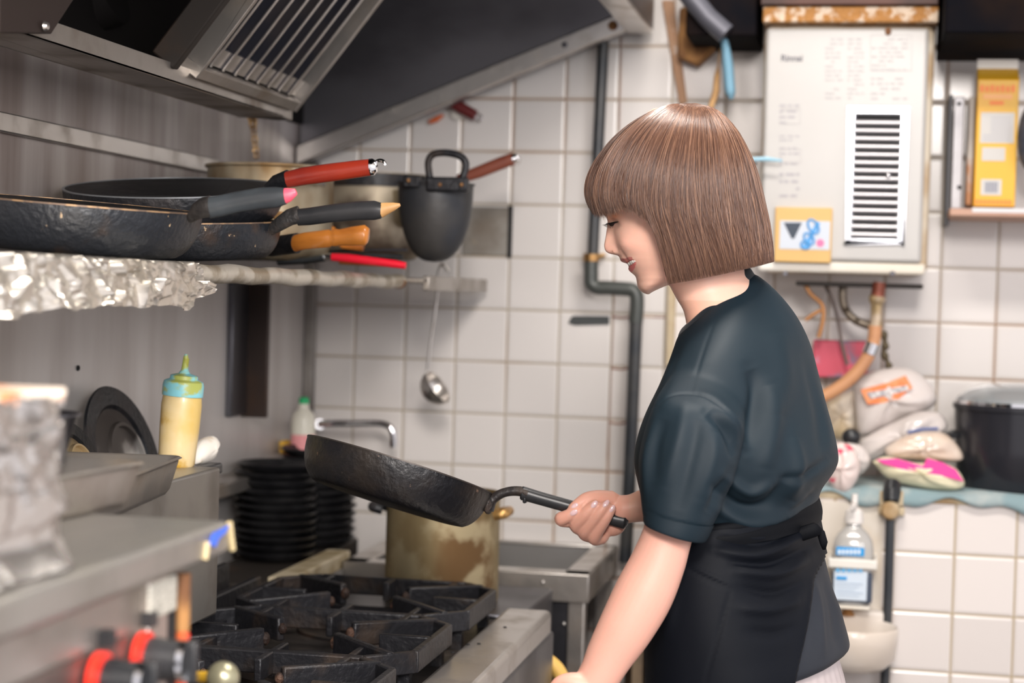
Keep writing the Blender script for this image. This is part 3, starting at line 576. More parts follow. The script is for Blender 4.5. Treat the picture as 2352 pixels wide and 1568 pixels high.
grate(2.765,'farthest cast iron burner grate, in front of the stock pot')
grate(2.445,'cast iron burner grate in the middle of the stove, beside the steel front strip')
grate(2.125,'nearest cast iron burner grate, greasy and cut off by the lower picture edge')
# food crumbs
CRL=('tiny dark crumb nearest the grate corner on the stove strip','tiny dark crumb in the middle of the stove strip','tiny dark crumb at the far end of the stove strip','tiny dark crumb beside the middle burner grate on the stove strip')
for i,(px,py) in enumerate(((1075,1480),(1100,1478),(1160,1440),(1040,1498))):
    p=U(px,py,Z=STZ+.0005); tag(MB().lathe(p,[(0,.0012),(.0025,.001),(.003,0)],8).build('crumb',BLK),CRL[i],'crumb','crumbs on the stove strip')
# yellow gas hose
tag(MB().tube([Vector(q) for q in catmull([tuple(U(x,y,Y=2.96)) for x,y in ((1225,1500),(1262,1520),(1285,1545),(1298,1585),(1302,1660))],30)],.0125,14).build('gas_hose',mat('hose_yellow',(.80,.50,.13),.45),ang=80),'yellow gas hose curving down beside the stove corner','hose')
# low stand for stock pot
tag(MB().box((-.86,2.935,.10),(-.53,3.235,.770)).build('pot_stand',STEELD,bevel=.004),'low dark steel stand behind the stove carrying the stock pot','stand')
t,c,Rr,dep=potm('stock_pot','tall browned aluminium stock pot standing behind the stove grates','stock pot',893,1148,1128,1388,3.05,mat('pot_browned',(.30,.235,.125),.45,.65,(.15,.085,.035),6,(1,1,.45),.42,.62,rough2=.6,col3=(.40,.33,.20),n3=12,lo3=.5,hi3=.62),ALU,round_=.08)
for sgn,mm in ((-1,PANB),(1,BRASS)):
    a=R(0); p=c+Vector((sgn*Rr,-.02,-.032))
    h=MB().tube([Vector(q) for q in catmull([tuple(p+Vector(d)) for d in ((0,-.022,0),(sgn*.016,-.022,.004),(sgn*.018,.0,.005),(sgn*.016,.022,.004),(0,.022,0))],18)],.0085,12).build('side_handle',mm,t,ang=80)
# ---------------- side table + plate stacks ----------------
t=thing('side_table','narrow dark table between stove and wall with a pale worn edge','table',(-1.04,3.15,0))
MB().box((-1.12,2.94,.752),(-.985,3.56,.794)).build('table_top',SOOT,t,bevel=.002)
MB().box((-.985,2.985,.772),(-.940,3.345,.801)).build('pale_edge',mat('pale_edge',(.52,.45,.32),.55,.1,(.32,.25,.14),14,bump=.0006,bscale=60),t,bevel=.003)
MB().box((-1.10,2.96,0),(-1.06,3.5,.752)).build('leg_panel',SOOT,t)
def plate(label,loc,r,g):
    t=thing('iron_plate',label,'plate',loc,g)
    MB().lathe(loc,[(0,0),(r*.72,0),(r*.80,.003),(r,.015),(r+.001,.017),(r-.002,.018),(r*.80,.007),(r*.7,.005),(0,.005)],56).build('plate_body',mat('plate_black',(.012,.012,.014),.28,.2,(.03,.03,.032),16,bump=.0003,bscale=60),t,ang=40)
    return t
cA=U(628,1300,Z=.795); cA=Vector((-1.052,3.23,.795)); r0=.0765
base=None
for i in range(12):
    loc=Vector((cA.x+RNG.uniform(-.003,.003),cA.y+RNG.uniform(-.003,.003),cA.z+i*.0146))
    lb='black iron plate in the front stack, number of plates below it hides it from naming'
    lb=('bottom','second lowest','third lowest','fourth lowest','fifth lowest','sixth lowest','sixth from the top','fifth from the top','fourth from the top','third from the top','second from the top','topmost')[i]+' black iron plate of the nearer plate stack beside the stove'
    if base is None: base=plate(lb,loc,r0,'nearer stack of iron plates')
    else: dup(base,loc,lb,rz=RNG.uniform(0,3))
cB=Vector((-1.035,3.44,.795)); base=None
for i in range(12):
    loc=Vector((cB.x+RNG.uniform(-.002,.002),cB.y+RNG.uniform(-.002,.002),cB.z+i*.0157))
    lb=('bottom','second lowest','third lowest','fourth lowest','fifth lowest','sixth lowest','sixth from the top','fifth from the top','fourth from the top','third from the top','second from the top','topmost')[i]+' black plate of the farther plate stack near the sink'
    if base is None: base=plate(lb,loc,.074,'farther stack of iron plates')
    else: dup(base,loc,lb,rz=RNG.uniform(0,3))
# wall ledge with bottle
struct(MB().box((XL,2.46,.925),(-1.085,3.60,.950)).build('trim_8',STEELW,bevel=.003))
tag(MB().box(U(640,1012,Y=3.50),U(668,1040,Y=3.54)).build('sponge',mat('sponge_yellow',(.75,.45,.06),.9,bump=.002,bscale=200),bevel=.004),'small yellow sponge beside the pink soap bottle','sponge')
def soap():
    Y=3.50; A=U(668,1040,Y=Y); B=U(722,1040,Y=Y); c=(A+B)/2; c.z=.951; r=(B-A).length/2
    t=thing('soap_bottle','translucent soap bottle with green cap and pink liquid, behind the plate stacks','bottle',c)
    zt=U(700,912,Y=Y).z; H_=zt-c.z
    MB().lathe(c,[(0,0),(r,0),(r,H_*.42)],32).build('pink_liquid',mat('pink_liquid',(.85,.35,.36),.35),t,bevel=.002)
    MB().lathe(c,[(r,H_*.42),(r,H_*.62),(r*.85,H_*.74),(r*.45,H_*.82),(r*.42,H_*.9),(0,H_*.9)],32).build('bottle_body',mat('bottle_frosted',(.75,.72,.62),.35),t)
    MB().lathe(c,[(0,H_),(r*.3,H_),(r*.42,H_*.97),(r*.42,H_*.9),(0,H_*.9)],20).build('cap',mat('cap_green',(.02,.45,.16),.4),t)
soap()
# faucet
t=thing('faucet','chrome swivel faucet spout against the tiles above the sink','faucet',U(735,975,Y=3.6))
MB().tube([Vector(q) for q in catmull([tuple(U(x,y,Y=3.56)) for x,y in ((732,974),(760,972),(820,972),(872,972),(895,980),(903,998),(904,1022))],40)],.0072,16).build('spout',CHROME,t)
MB().tube([U(904,1010,Y=3.56),U(904,1027,Y=3.56)],.0085,14).build('nozzle',CHROME,t)
MB().tube([U(735,974,Y=3.56),U(733,980,Y=3.685)],.011,14).build('wall_mount',CHROME,t)
# sink
t=thing('sink','stainless steel sink unit standing against the tiled wall','sink',(-.70,3.48,0))
x0,x1,y0,y1,z=-.936,-.475,3.282,3.686,.790
v=MB(); w_=.045
for a,b in (((x0,y0),(x1,y0+w_)),((x0,y1-.02),(x1,y1)),((x0,y0),(x0+w_,y1)),((x1-w_,y0),(x1,y1))): v.box((a[0],a[1],z-.006),(b[0],b[1],z))
v.build('rim',STEELB,t,bevel=.002)
MB().box((x0,y0-.003,z-.052),(x1+.003,y0+.004,z)).build('front_apron',STEELW,t,bevel=.002)
MB().box((x1-.004,y0,z-.052),(x1+.003,y1,z)).build('side_apron',STEELW,t,bevel=.002)
b=MB()
bx0,bx1,by0,by1,bz=x0+w_-.003,x1-w_+.003,y0+w_-.003,y1-.018,z-.20
b.add([(bx0,by0,z-.004),(bx1,by0,z-.004),(bx1,by1,z-.004),(bx0,by1,z-.004),(bx0+.01,by0+.01,bz),(bx1-.01,by0+.01,bz),(bx1-.01,by1-.01,bz),(bx0+.01,by1-.01,bz)],[(0,1,5,4),(1,2,6,5),(2,3,7,6),(3,0,4,7),(4,5,6,7)])
b.build('basin',mat('steel_basin',(.30,.29,.28),.4,.8,(.2,.19,.18),5),t,fix=False,bevel=.004)
for x in (x0+.02,x1-.02):
    for y in (y0+.02,y1-.03): MB().box((x-.016,y-.016,0),(x+.016,y+.016,z-.05)).build('leg',STEELW,t,bevel=.003)
MB().box((x0+.036,y0+.012,.22),(x1-.036,y0+.018,z-.05)).build('front_panel',STEELD,t)
for px,py in ((1247,1337),(1295,1432)):
    p=U(px,py,Y=y0-.004); MB().ball(p,.0034,10).build('screw',STEELB,t)
# ---------------- griddle unit (front left) ----------------
GX=-.55; GZ=1.088
t=thing('griddle_unit','stainless steel counter top cooker with red-ringed knobs, blurred in the near left corner','cooker',(-.78,1.0,.60))
m=MB(); m.box((-1.0,.55,GZ-.030),(GX,1.560,GZ)); m.build('counter_top',mat('steel_griddle',(.40,.385,.36),.34,.8,(.27,.25,.22),7,(1,1,1),.4,.7,rough2=.5),t,bevel=.007,seg=4)
bx=-.566
MB().box((-.98,.55,.62),(bx,1.455,GZ-.028)).build('body_panel',STEELW,t,bevel=.002)
MB().box((bx,.55,.905),(bx+.003,1.36,1.020)).build('dark_panel',mat('panel_brown',(.17,.14,.125),.35,.7,(.11,.09,.08),5),t,bevel=.002)
MB().box((bx-.002,1.395,.62),(bx+.006,1.438,GZ-.030)).build('corner_post',STEELB,t,bevel=.001)
MB().box((bx-.001,1.438,.62),(bx+.004,1.462,GZ-.030)).build('black_gasket',BLK,t)
MB().tube([(bx+.004,1.476,.60),(bx+.004,1.476,1.005)],.0055,10).build('red_tube',mat('red_tube',(.62,.07,.03),.35,0,(.45,.16,.04),30),t)
MB().tube([(bx+.004,1.476,1.003),(bx+.004,1.476,1.052)],.0065,10).build('rusty_tube_end',RUST,t)
for py in (1385,1423,1461,1497):
    p=U(430,py,X=bx+.005); MB().ball(p,.0042,10,(.5,1,1)).build('red_dot',mat('dot_red',(.75,.03,.02),.4),t)
a=U(337,1325,X=bx+.004); b_=U(398,1400,X=bx+.004)
MB().box((bx+.003,a.y,b_.z),(bx+.0075,b_.y,a.z-.006)).build('rating_label',mat('label_silver',(.50,.48,.42),.5,.2,(.33,.31,.27),220,(1,.4,3),.45,.6),t,bevel=.002)
pb=[U(487,1225,X=GX+.001),U(524,1205,X=GX+.001),U(516,1222,X=GX+.001),U(500,1236,X=GX+.001),U(492,1256,X=GX+.001),U(480,1250,X=GX+.001)]
MB().prism(pb,(.0015,0,0)).build('blue_tape',mat('tape_blue',(.05,.13,.62),.5),t)
for P in (((475,1245),(470,1285)),((527,1200),(534,1262))): MB().tube([U(x,y,X=GX+.001) for x,y in P],.003,8).build('tape_residue',mat('residue',(.50,.40,.22),.6),t)
for (px,py) in ((322,1500),(222,1550),(400,1540)):
    if px==400: continue
    kn=bpy.data.objects.new('gas_knob',None); C.objects.link(kn); kn.parent=t
    p=U(px,py+10,X=bx+.006)
    MB().lathe(p,[(0,0),(.021,0),(.021,.006),(0,.006)],32,(1,0,0)).build('red_ring',mat('ring_red',(.85,.03,.015),.35),kn)
    q=p+Vector((.004,.006,-.002))
    MB().lathe(q,[(0,0),(.018,0),(.018,.008),(.017,.014),(.015,.030),(.0,.031)],28,(1,0,0)).build('knob_body',BLKPL,kn,bevel=.001)
    MB().lathe(q,[(.015,.028),(.0175,.030),(.0165,.034),(.013,.032)],28,(1,0,0),closed=True).build('chrome_ring',CHROME,kn)
    MB().box(q+Vector((.02,-.004,-.017)),q+Vector((.042,.004,.017))).build('grip',BLKPL,kn,bevel=.002)
    MB().box((bx,p.y+.014,p.z+.022),(bx+.010,p.y+.026,p.z+.034)).build('index_tab',BLKPL,kn)
t=thing('gas_valve','round brass gas valve knob with a yellow pipe at the lower picture edge','valve',U(510,1560,Y=1.62))
MB().ball(U(512,1556,Y=1.62),.0155,24).build('valve_ball',mat('valve_olive',(.32,.30,.20),.3,.6),t)
MB().tube([U(430,1553,Y=1.66),U(500,1555,Y=1.64)],.0055,12).build('yellow_pipe',mat('pipe_yellow',(.65,.38,.03),.4),t)
# guard shelf behind the griddle
tag(MB().box((-1.143,1.575,.838),(-.872,2.425,1.044)).build('back_guard',mat('guard_steel',(.30,.285,.265),.38,.75,(.18,.16,.14),6,(1,1,1),.42,.7,rough2=.55),bevel=.004),'dull steel back ledge between cooker and stove, carrying trays, lids and sauce bottle','ledge')
for px in (508,): 
    pass
def tray(label,c1,cn,cf,zt,zb,L1,L2,flare=.010,g='baking trays'):
    C0=U(*c1,Z=zt); d1=(U(*cn,Z=zt)-C0).normalized(); d2=(U(*cf,Z=zt)-C0).normalized()
    d2=(d2-d1*d2.dot(d1)).normalized()
    t=thing('baking_tray',label,'tray',C0+(d1*L1+d2*L2)/2+Vector((0,0,zb-zt)),g)
    def rr(inset,z,rad,n=6):
        pts=[]
        cs=[(inset,inset,PI,1.5*PI),(L1-inset,inset,1.5*PI,2*PI),(L1-inset,L2-inset,0,PI/2),(inset,L2-inset,PI/2,PI)]
        for (u,w__,a0,a1) in cs:
            cu=u+(rad if u<L1/2 else -rad); cw=w__+(rad if w__<L2/2 else -rad)
            for a in np.linspace(a0,a1,n): pts.append(C0+d1*(cu+rad*math.cos(a))+d2*(cw+rad*math.sin(a))+Vector((0,0,z-zt)))
        return pts
    rings=[rr(.004,zt-.003,.016),rr(0,zt-.001,.018),rr(.003,zt+.001,.016),rr(.006,zt-.001,.014),rr(.006+flare,zb+.008,.014),rr(.012+flare,zb+.0015,.012)]
    outer=[rr(.007+flare,zb,.012),rr(.002+flare,zb+.007,.014),rr(.0045,zt-.006,.014)]
    m=MB(); n=len(rings[0]); V=[]
    for r_ in outer+rings: V+=r_
    F=[]
    for i in range(len(outer+rings)-1):
        for k in range(n): F.append((i*n+k,i*n+(k+1)%n,(i+1)*n+(k+1)%n,(i+1)*n+k))
    F.append(tuple(range(n))); F.append(tuple((len(outer+rings)-1)*n+k for k in range(n)))
    m.add(V,F); m.build('tray_body',STEELW,t,ang=60)
    return t
tray('deep steel tray at the back, its pointed corner in front of the sauce bottle',(426,1047),(340,1080),(180,1043),1.090,1.046,.36,.26)
tray('smaller steel tray in front, beside the foil wrapped block',(348,1060),(150,1094),(170,1046),1.130,1.0885,.34,.145)
# sauce bottle
def sauce():
    Y=2.41; c=U(404,1094,Y=Y); c.z=1.045; r=.0275; tilt=Matrix.Rotation(R(4),3,'Y')
    t=thing('sauce_bottle','squeeze bottle of yellow sauce with a messy light blue cap','bottle',c)
    ax=(tilt@Vector((0,0,1)))
    MB().lathe(c,[(0,0),(r*.85,0),(r*.92,.004),(r,.05),(r*1.02,.085),(r*.97,.098),(r*.92,.103),(0,.103)],40,ax).build('bottle_body',mat('sauce_yellow',(.62,.43,.13),.35,0,(.70,.55,.30),11,(1,1,1),.42,.62,col3=(.50,.29,.04),n3=17,lo3=.56,hi3=.66,coat=.2),t)
    MB().lathe(c,[(0,.098),(r*1.03,.098),(r*1.04,.112),(r*.98,.118),(r*.72,.121),(r*.68,.126),(r*.30,.129),(.005,.134),(.0035,.152),(.002,.156),(0,.156)],40,ax).build('cap',mat('cap_blue',(.22,.55,.62),.4,0,(.38,.42,.10),26,(1,1,1.5),.50,.60),t,ang=40)
    MB().tube([c+ax*.132,c+ax*.150+Vector((.001,0,0))],.0042,10).build('mustard_smear',mat('smear',(.36,.36,.06),.4),t)
sauce()
def lid(label,cpx,Rl,X,lean,col,g=None,Z=None):
    c=U(*cpx,X=X); t=thing('pot_lid',label,'pot lid',c+Vector((0,0,-Rl)),g)
    ax=Vector((math.cos(R(lean)),-.05,math.sin(R(lean))))
    MB().lathe(c,[(Rl*.70,-.004),(Rl*.74,.002),(Rl*.985,.004),(Rl,.001),(Rl*.985,-.002),(Rl*.72,-.006)],72,ax,closed=True).build('lid_rim',PANB,t,ang=30)
    MB().lathe(c,[(0,.0062),(Rl*.41,.0055),(Rl*.425,.0115),(Rl*.47,.0115),(Rl*.49,.006),(Rl*.69,-.002),(Rl*.70,-.004),(0,-.003)],72,ax).build('lid_disc',col,t,ang=30)
    return t
LD=mat('lid_metal',(.50,.48,.45),.3,.35,(.07,.06,.055),6,(1,1,1),.46,.58,rough2=.5,col3=(.22,.11,.04),n3=9,lo3=.6,hi3=.68)
lid('large black rimmed metal pot lid leaning on the steel wall left of the sauce bottle',(284,1052),.112,-1.080,18,LD)
lid('smaller lid with burnt orange edge leaning beside the large lid',(176,1072),.062,-1.02,20,mat('lid_orange',(.50,.38,.22),.35,.6,(.30,.10,.02),9,(1,1,1),.45,.6))
# steel bowl behind foil
c=Vector((-.768,1.60,1.170)); t=thing('steel_bowl','dark steel bowl tucked behind the foil wrapped block','bowl',c+Vector((0,0,-.06)))
MB().lathe(c,[(0,-.078),(.022,-.078),(.028,-.072),(.046,-.0),(.051,.002),(.0500,.004),(.044,.0),(.027,-.070),(0,-.074)],48,(.0,0,1)).build('bowl_body',STEELD,t,ang=60)
# crumpled paper towel
def crumple(name,label,cat,c,size,m,amp=.12,seed=1,sub=4,parent=None,q=6,nplanes=0):
    rs=np.random.RandomState(seed); bm=bmesh.new(); bmesh.ops.create_icosphere(bm,subdivisions=sub,radius=1)
    K=rs.randn(40,3); K/=np.linalg.norm(K,axis=1)[:,None]; hh=rs.rand(40)
    V=[];F=[]
    for v_ in bm.verts:
        d=np.array(v_.co.normalized()); e=(abs(d[0])**q+abs(d[1])**q+abs(d[2])**q)**(-1/q)
        dd=np.sort(1-K@d); r=e*(1+amp*(np.dot(hh[:1],[1])*0+ (dd[1]-dd[0])*-4+ .3*math.sin(7*d[0]+seed)+.3*math.sin(9*d[2]+5*d[1])))
        V.append(Vector(c)+Vector((d[0]*r*size[0],d[1]*r*size[1],d[2]*r*size[2])))
    F=[tuple(x.index for x in f_.verts) for f_ in bm.faces]; bm.free()
    o=mkobj(name,V,F,m,parent,ang=40); 
    return tag(o,label,cat) if parent is None else o
def towel():
    P=[(440,1073),(446,1048),(456,1020),(470,1006),(484,1002),(490,997),(501,1008),(497,1022),(488,1040),(484,1062),(470,1070)]
    pts=[U(x,y,X=-.93) for x,y in P]; c=sum(pts,Vector())/len(pts); m=MB(); n=len(pts)
    rows=[]
    for s,dx in ((.0,.016),(.45,.013),(.8,.007),(1.0,0.0),(.9,-.012),(.5,-.018),(0,-.018)): rows.append([c+(p-c)*s+Vector((dx+RNG.uniform(-.002,.002),0,0)) for p in pts])
    V=[p for r_ in rows for p in r_]; F=[]
    for i in range(len(rows)-1):
        for k in range(n): F.append((i*n+k,i*n+(k+1)%n,(i+1)*n+(k+1)%n,(i+1)*n+k))
    o=mkobj('paper_towel',V,F,mat('towel_white',(.78,.73,.66),.8,0,(.62,.50,.36),30,(1,1,1),.55,.7),sub=1)
    tag(o,'crumpled white paper towel standing beside the sauce bottle on the steel ledge','paper towel')
towel()
tag(MB().box(U(445,1070,X=-.925),U(512,1086,X=-.905)).build('dark_holder',BLKPL,bevel=.003),'small dark holder under the crumpled paper towel','holder')
# foil wrapped block
def foilblock():
    t=thing('foil_block','tall box wrapped in crumpled aluminium foil, very near and blurred at the left edge','foil wrapped box',(-.78,1.08,GZ+.001))
    rs=np.random.RandomState(8); V=[];F=[]
    x0,x1,y0,y1,z0,z1=-.90,-.575,.78,1.270,GZ+.002,1.216
    nu,nv=150,60
    per=[(x1,y0),(x1,y1),(x0,y1),(x0,y0)]
    Ks=rs.rand(900,2); Gs=rs.randn(900,2); Hs=rs.randn(900)
    def dsp(a,b):
        dd=(Ks[:,0]-a)**2+(Ks[:,1]-b)**2; i=np.argmin(dd); return Hs[i]*.0012+(Gs[i]@np.array([a-Ks[i,0],b-Ks[i,1]]))*.06
    for i in range(nu+1):
        s=i/nu*1.0; L=(y1-y0)+(x1-x0)
        d=s*L
        if d<(y1-y0): x,y,nx,ny=x1,y0+d,1,0
        else: x,y,nx,ny=x1-(d-(y1-y0)),y1,0,1
        corner=math.exp(-((d-(y1-y0))/.01)**2)
        for j in range(nv+1):
            z=z0+(z1-z0)*j/nv; fl=.014*max(0,1-(z-z0)/.022)**1.5
            q=dsp(s,j/nv*.25)*1.5+fl-.006*corner
            V.append((x+nx*q+(ny*q*.3 if corner>.3 else 0),y+ny*q,z+dsp(s+.3,j/nv*.2)*.5))
    for i in range(nu):
        for j in range(nv): a=i*(nv+1)+j; F.append((a,a+nv+1,a+nv+2,a+1))
    mkobj('foil_wrap',V,F,mat('foil_dull',(.66,.63,.60),.27,.95),t,ang=180,fix=False)
    MB().box((x0,y0,z0+.002),(x1-.010,y1-.010,z1-.002)).build('box_inside',mat('box_orange',(.70,.35,.18),.5,0,(.80,.70,.60),14,(1,1,6),.45,.55),t)
    m=MB(); m.box((x0,y0,z1-.006),(x1-.002,y1-.002,z1+.004)); m.build('box_top_edge',mat('box_top',(.85,.72,.60),.4,0,(.70,.25,.08),30,(1,1,1),.5,.6),t,bevel=.002)
foilblock()
# screw hole on steel wall
tag(MB().lathe(U(179,845,X=XL+.001),[(0,.002),(.0035,.002),(.0045,0)],14,(1,0,0)).build('wall_screw',BLK),'small dark screw head on the steel wall above the leaning lid','screw')
# ---------------- water heater ----------------
HYf=3.44
def heater():
    a=U(1757,60,Y=HYf); b=U(2150,52,Y=HYf); c_=U(2122,640,Y=HYf)
    x0,x1=a.x-.001,.1145; z1=1.812; z0=1.352
    t=thing('water_heater','white wall mounted gas water heater with a chrome louvre vent','water heater',((x0+x1)/2,HYf+.1,z0))
    MB().box((x0,HYf+.012,z0),(x1,YB,z1)).build('heater_body',mat('heater_side',(.60,.53,.42),.45,0,(.42,.30,.18),10),t,bevel=.016,seg=5)
    MB().box((x0+.004,HYf,z0+.022),(x1-.012,HYf+.02,z1-.008)).build('front_panel',mat('heater_white',(.46,.445,.425),.32,0,(.43,.415,.395),4),t,bevel=.007,seg=4)
    MB().box((x0+.002,HYf+.004,z0),(x1-.004,HYf+.03,z0+.021)).build('lower_panel',WHITEP,t,bevel=.006,seg=3)
    for px in (1804,2050): MB().lathe(U(px,628,Y=HYf+.003),[(0,.003),(.004,.003),(.005,0)],12,(0,-1,0)).build('screw',STEELD,t)
    # louvre vent
    g=bpy.data.objects.new('vent_louvre',None); C.objects.link(g); g.parent=t
    A=U(1952,250,Y=HYf); B=U(2088,248,Y=HYf); D=U(2072,562,Y=HYf)
    vx0,vx1,vz1,vz0=A.x,B.x-.004,A.z,D.z+.001
    MB().box((vx0+.006,HYf-.002,vz0+.006),(vx1-.006,HYf+.002,vz1-.006)).build('vent_back',BLK,g)
    fr=MB(); w_=.0125; 
    for a_,b_ in (((vx0,vz0),(vx0+w_,vz1)),((vx1-w_,vz0),(vx1,vz1)),((vx0,vz0),(vx1,vz0+w_*.8)),((vx0,vz1-w_*.9),(vx1,vz1))): fr.box((a_[0],HYf-.006,a_[1]),(b_[0],HYf+.002,b_[1]))
    fr.build('vent_frame',mat('vent_silver',(.55,.56,.60),.2,.85),g,bevel=.004,seg=4)
    n=15; zz=np.linspace(vz1-.014,vz0+.013,n+1)
    for i in range(n):
        zc=(zz[i]+zz[i+1])/2-.0005*0; 
        if i==n-0: break
        m=MB(); m.tube([(vx0+.008,HYf-.0035,zc-.0040),(vx1-.008,HYf-.0035,zc-.0040)],.0048,12,sx=1); m.build('slat',mat('vent_slat',(.40,.39,.40),.28,.6),g)
    MB().ball(U(2040,403,Y=HYf-.010),.005,12).build('pilot_button',CHROME,g)
    # printed text
    def text(s,px,py,size,name,mt,parent=t,Y=HYf-.0006):
        cu=bpy.data.curves.new('txt','FONT'); cu.body=s; cu.size=size; cu.extrude=.0002; cu.offset=size*.02
        o=bpy.data.objects.new('txt',cu); C.objects.link(o)
        me=bpy.data.meshes.new_from_object(o.evaluated_get(bpy.context.evaluated_depsgraph_get())); bpy.data.objects.remove(o)
        p=U(px,py,Y=Y); M_=Matrix.Translation(p-wloc(parent))@Matrix.Rotation(PI/2,4,'X'); me.transform(M_); me.name=name
        ob=bpy.data.objects.new(name,me); C.objects.link(ob); ob.parent=parent; me.materials.clear(); me.materials.append(mt); return ob
    text('Rinnai',1793,140,.0165,'brand_lettering',mat('print_dark',(.10,.10,.12),.5))
    pg=mat('print_grey',(.42,.40,.40),.5)
    def lines(px0,py0,px1,py1,n,seed,name,mt=pg,cols=1,Y=HYf-.0004):
        rs=random.Random(seed); m=MB()
        for c in range(cols):
            cx0=px0+(px1-px0)*c/cols+ (4 if c else 0); cx1=px0+(px1-px0)*(c+1)/cols-6
            for i in range(n):
                y=py0+(py1-py0)*(i+.5)/n; x=cx0
                while x<cx1-6:
                    l=rs.uniform(5,22); e=min(x+l,cx1); h=(py1-py0)/n*.18
                    if rs.random()<.82: m.box(U(x,y-h,Y=Y),U(e,y+h,Y=Y)+Vector((0,.0007,0)))
                    x=e+rs.uniform(3,7)
        m.build(name,mt,t,smooth=False)
    def frame(px0,py0,px1,py1,name):
        m=MB(); 
        for a_,b_ in (((px0,py0),(px1,py0)),((px1,py0),(px1,py1)),((px1,py1),(px0,py1)),((px0,py1),(px0,py0))): m.bar(U(*a_,Y=HYf-.0002),U(*b_,Y=HYf-.0002),.0008,.0008,up=(0,1,0))
        m.build(name,pg,t,smooth=False)
    lines(1895,85,1990,230,14,1,'printed_notice',cols=2); lines(2002,85,2092,165,8,2,'printed_notice'); frame(2000,80,2094,162,'notice_frame')
    lines(2000,175,2090,232,5,3,'printed_notice')
    for i,(y0_,y1_) in enumerate(((236,288),(308,326),(335,382),(392,458))): lines(1790,y0_,1842,y1_,4 if y1_-y0_>30 else 2,10+i,'printed_pictogram',mat('print_mid',(.36,.34,.36),.5))
    frame(1793,250,1838,284,'notice_frame'); frame(1792,342,1840,372,'notice_frame')
    # rust patch at top
    p=U(2040,72,Y=HYf-.001); MB().ball(p,.006,12,(1,.2,1.3)).build('rust_spot',RUST,t)
    return t
ht=heater()
# operation sticker plate
def opplate():
    Y=HYf-.012
    A=U(1781,475,Y=Y);B=U(1915,478,Y=Y);D=U(1908,604,Y=Y)
    t=thing('instruction_plate','amber yellow instruction plate with triangle and blue symbols on the water heater','plate',(A+D)/2)
    MB().box((A.x,Y,D.z),(B.x-.002,HYf+.001,A.z)).build('plate_base',mat('amber',(.62,.38,.12),.4),t,bevel=.002)
    a=U(1792,506,Y=Y-.001);b=U(1905,574,Y=Y-.001)
    MB().box((a.x,Y-.0012,b.z),(b.x,Y+.001,a.z)).build('white_field',mat('field_white',(.52,.56,.62),.4),t)
    tri=[U(x,y,Y=Y-.0015) for x,y in ((1800,511),(1842,511),(1824,548),(1818,548))]
    MB().prism(tri,(0,.0008,0)).build('black_triangle',mat('tri_dark',(.03,.045,.07),.5),t)
    bl=mat('blue_symbol',(.07,.30,.62),.4)
    for px,py,rx,ry,an in ((1868,520,12,16,20),(1858,548,11,13,20),(1850,562,10,9,0)):
        m=MB(); 
        pts=[U(px+rx*math.cos(a_)*math.cos(R(an))-ry*math.sin(a_)*math.sin(R(an))*-1*1,py+ry*math.sin(a_),Y=Y-.0016) for a_ in np.linspace(0,2*PI,21)]
        m.tube(pts,.0022,8,cap=False); m.build('blue_symbol',bl,t)
    MB().prism([U(x,y,Y=Y-.0014) for x,y in ((1842,566),(1852,550),(1876,508),(1884,512),(1866,548),(1856,570))],(0,.0006,0)).build('blue_symbol',bl,t)
    MB().lathe(U(1884,558,Y=Y-.001),[(0,.001),(.0072,.001),(.0072,0)],20,(0,-1,0)).build('pink_dot',mat('dot_pink',(.75,.15,.32),.4),t)
opplate()
# flue cap above heater
tag(MB().box((-.200,HYf-.012,1.812),(.118,YB,1.842)).build('heater_top_mesh',mat('mesh_rusty',(.42,.20,.06),.6,.4,(.65,.52,.40),60,(1,1,1),.45,.6,bump=.004,bscale=160),bevel=.003),'rusty orange perforated strip lying along the top of the water heater','strip')
tag(MB().box((-.205,HYf-.02,1.842),(.118,YB,1.95)).build('flue_box',mat('flue_brown',(.075,.03,.02),.5,.3,(.03,.015,.012),6),bevel=.003),'dark reddish brown flue box above the rusty strip','flue box')
# things left of the heater
t=thing('pipe_brush','light blue brush hanging on a cord under the dark soffit','brush',U(1672,150,Y=3.5))
MB().tube([U(1664,70,Y=3.5),U(1656,88,Y=3.5),U(1668,105,Y=3.5)],.0018,8).build('cord',BRASS,t)
MB().tube([Vector(q) for q in catmull([tuple(U(x,y,Y=3.5)) for x,y in ((1663,84),(1666,105),(1672,150),(1676,200),(1680,228))],16)],list(np.interp(np.linspace(0,1,16),[0,.15,.5,.85,1],[.005,.012,.018,.017,.006])),14,sx=.6).build('blue_head',mat('brush_blue',(.22,.42,.55),.6),t)
tag(MB().tube([U(1654,112,Y=3.56),U(1650,150,Y=3.555),U(1647,176,Y=3.55),U(1645,210,Y=3.55),U(1632,248,Y=3.55)],[.0015,.0018,.006,.007,.006],12).build('wooden_stick',WOODT),'pale curved wooden stick hanging left of the light blue brush','stick')
t=thing('cable_clip','light blue clip sticking out on a bracket at the left edge of the water heater','clip',U(1750,372,Y=3.4))
MB().tube([U(1722,366,Y=3.40),U(1760,365,Y=3.40),U(1797,369,Y=3.40)],[.0035,.0045,.002],10).build('clip_body',mat('clip_blue',(.28,.50,.62),.4),t)
MB().tube([U(1722,376,Y=3.41),U(1738,376,Y=3.41)],.003,8).build('clip_jaw',STEELD,t)
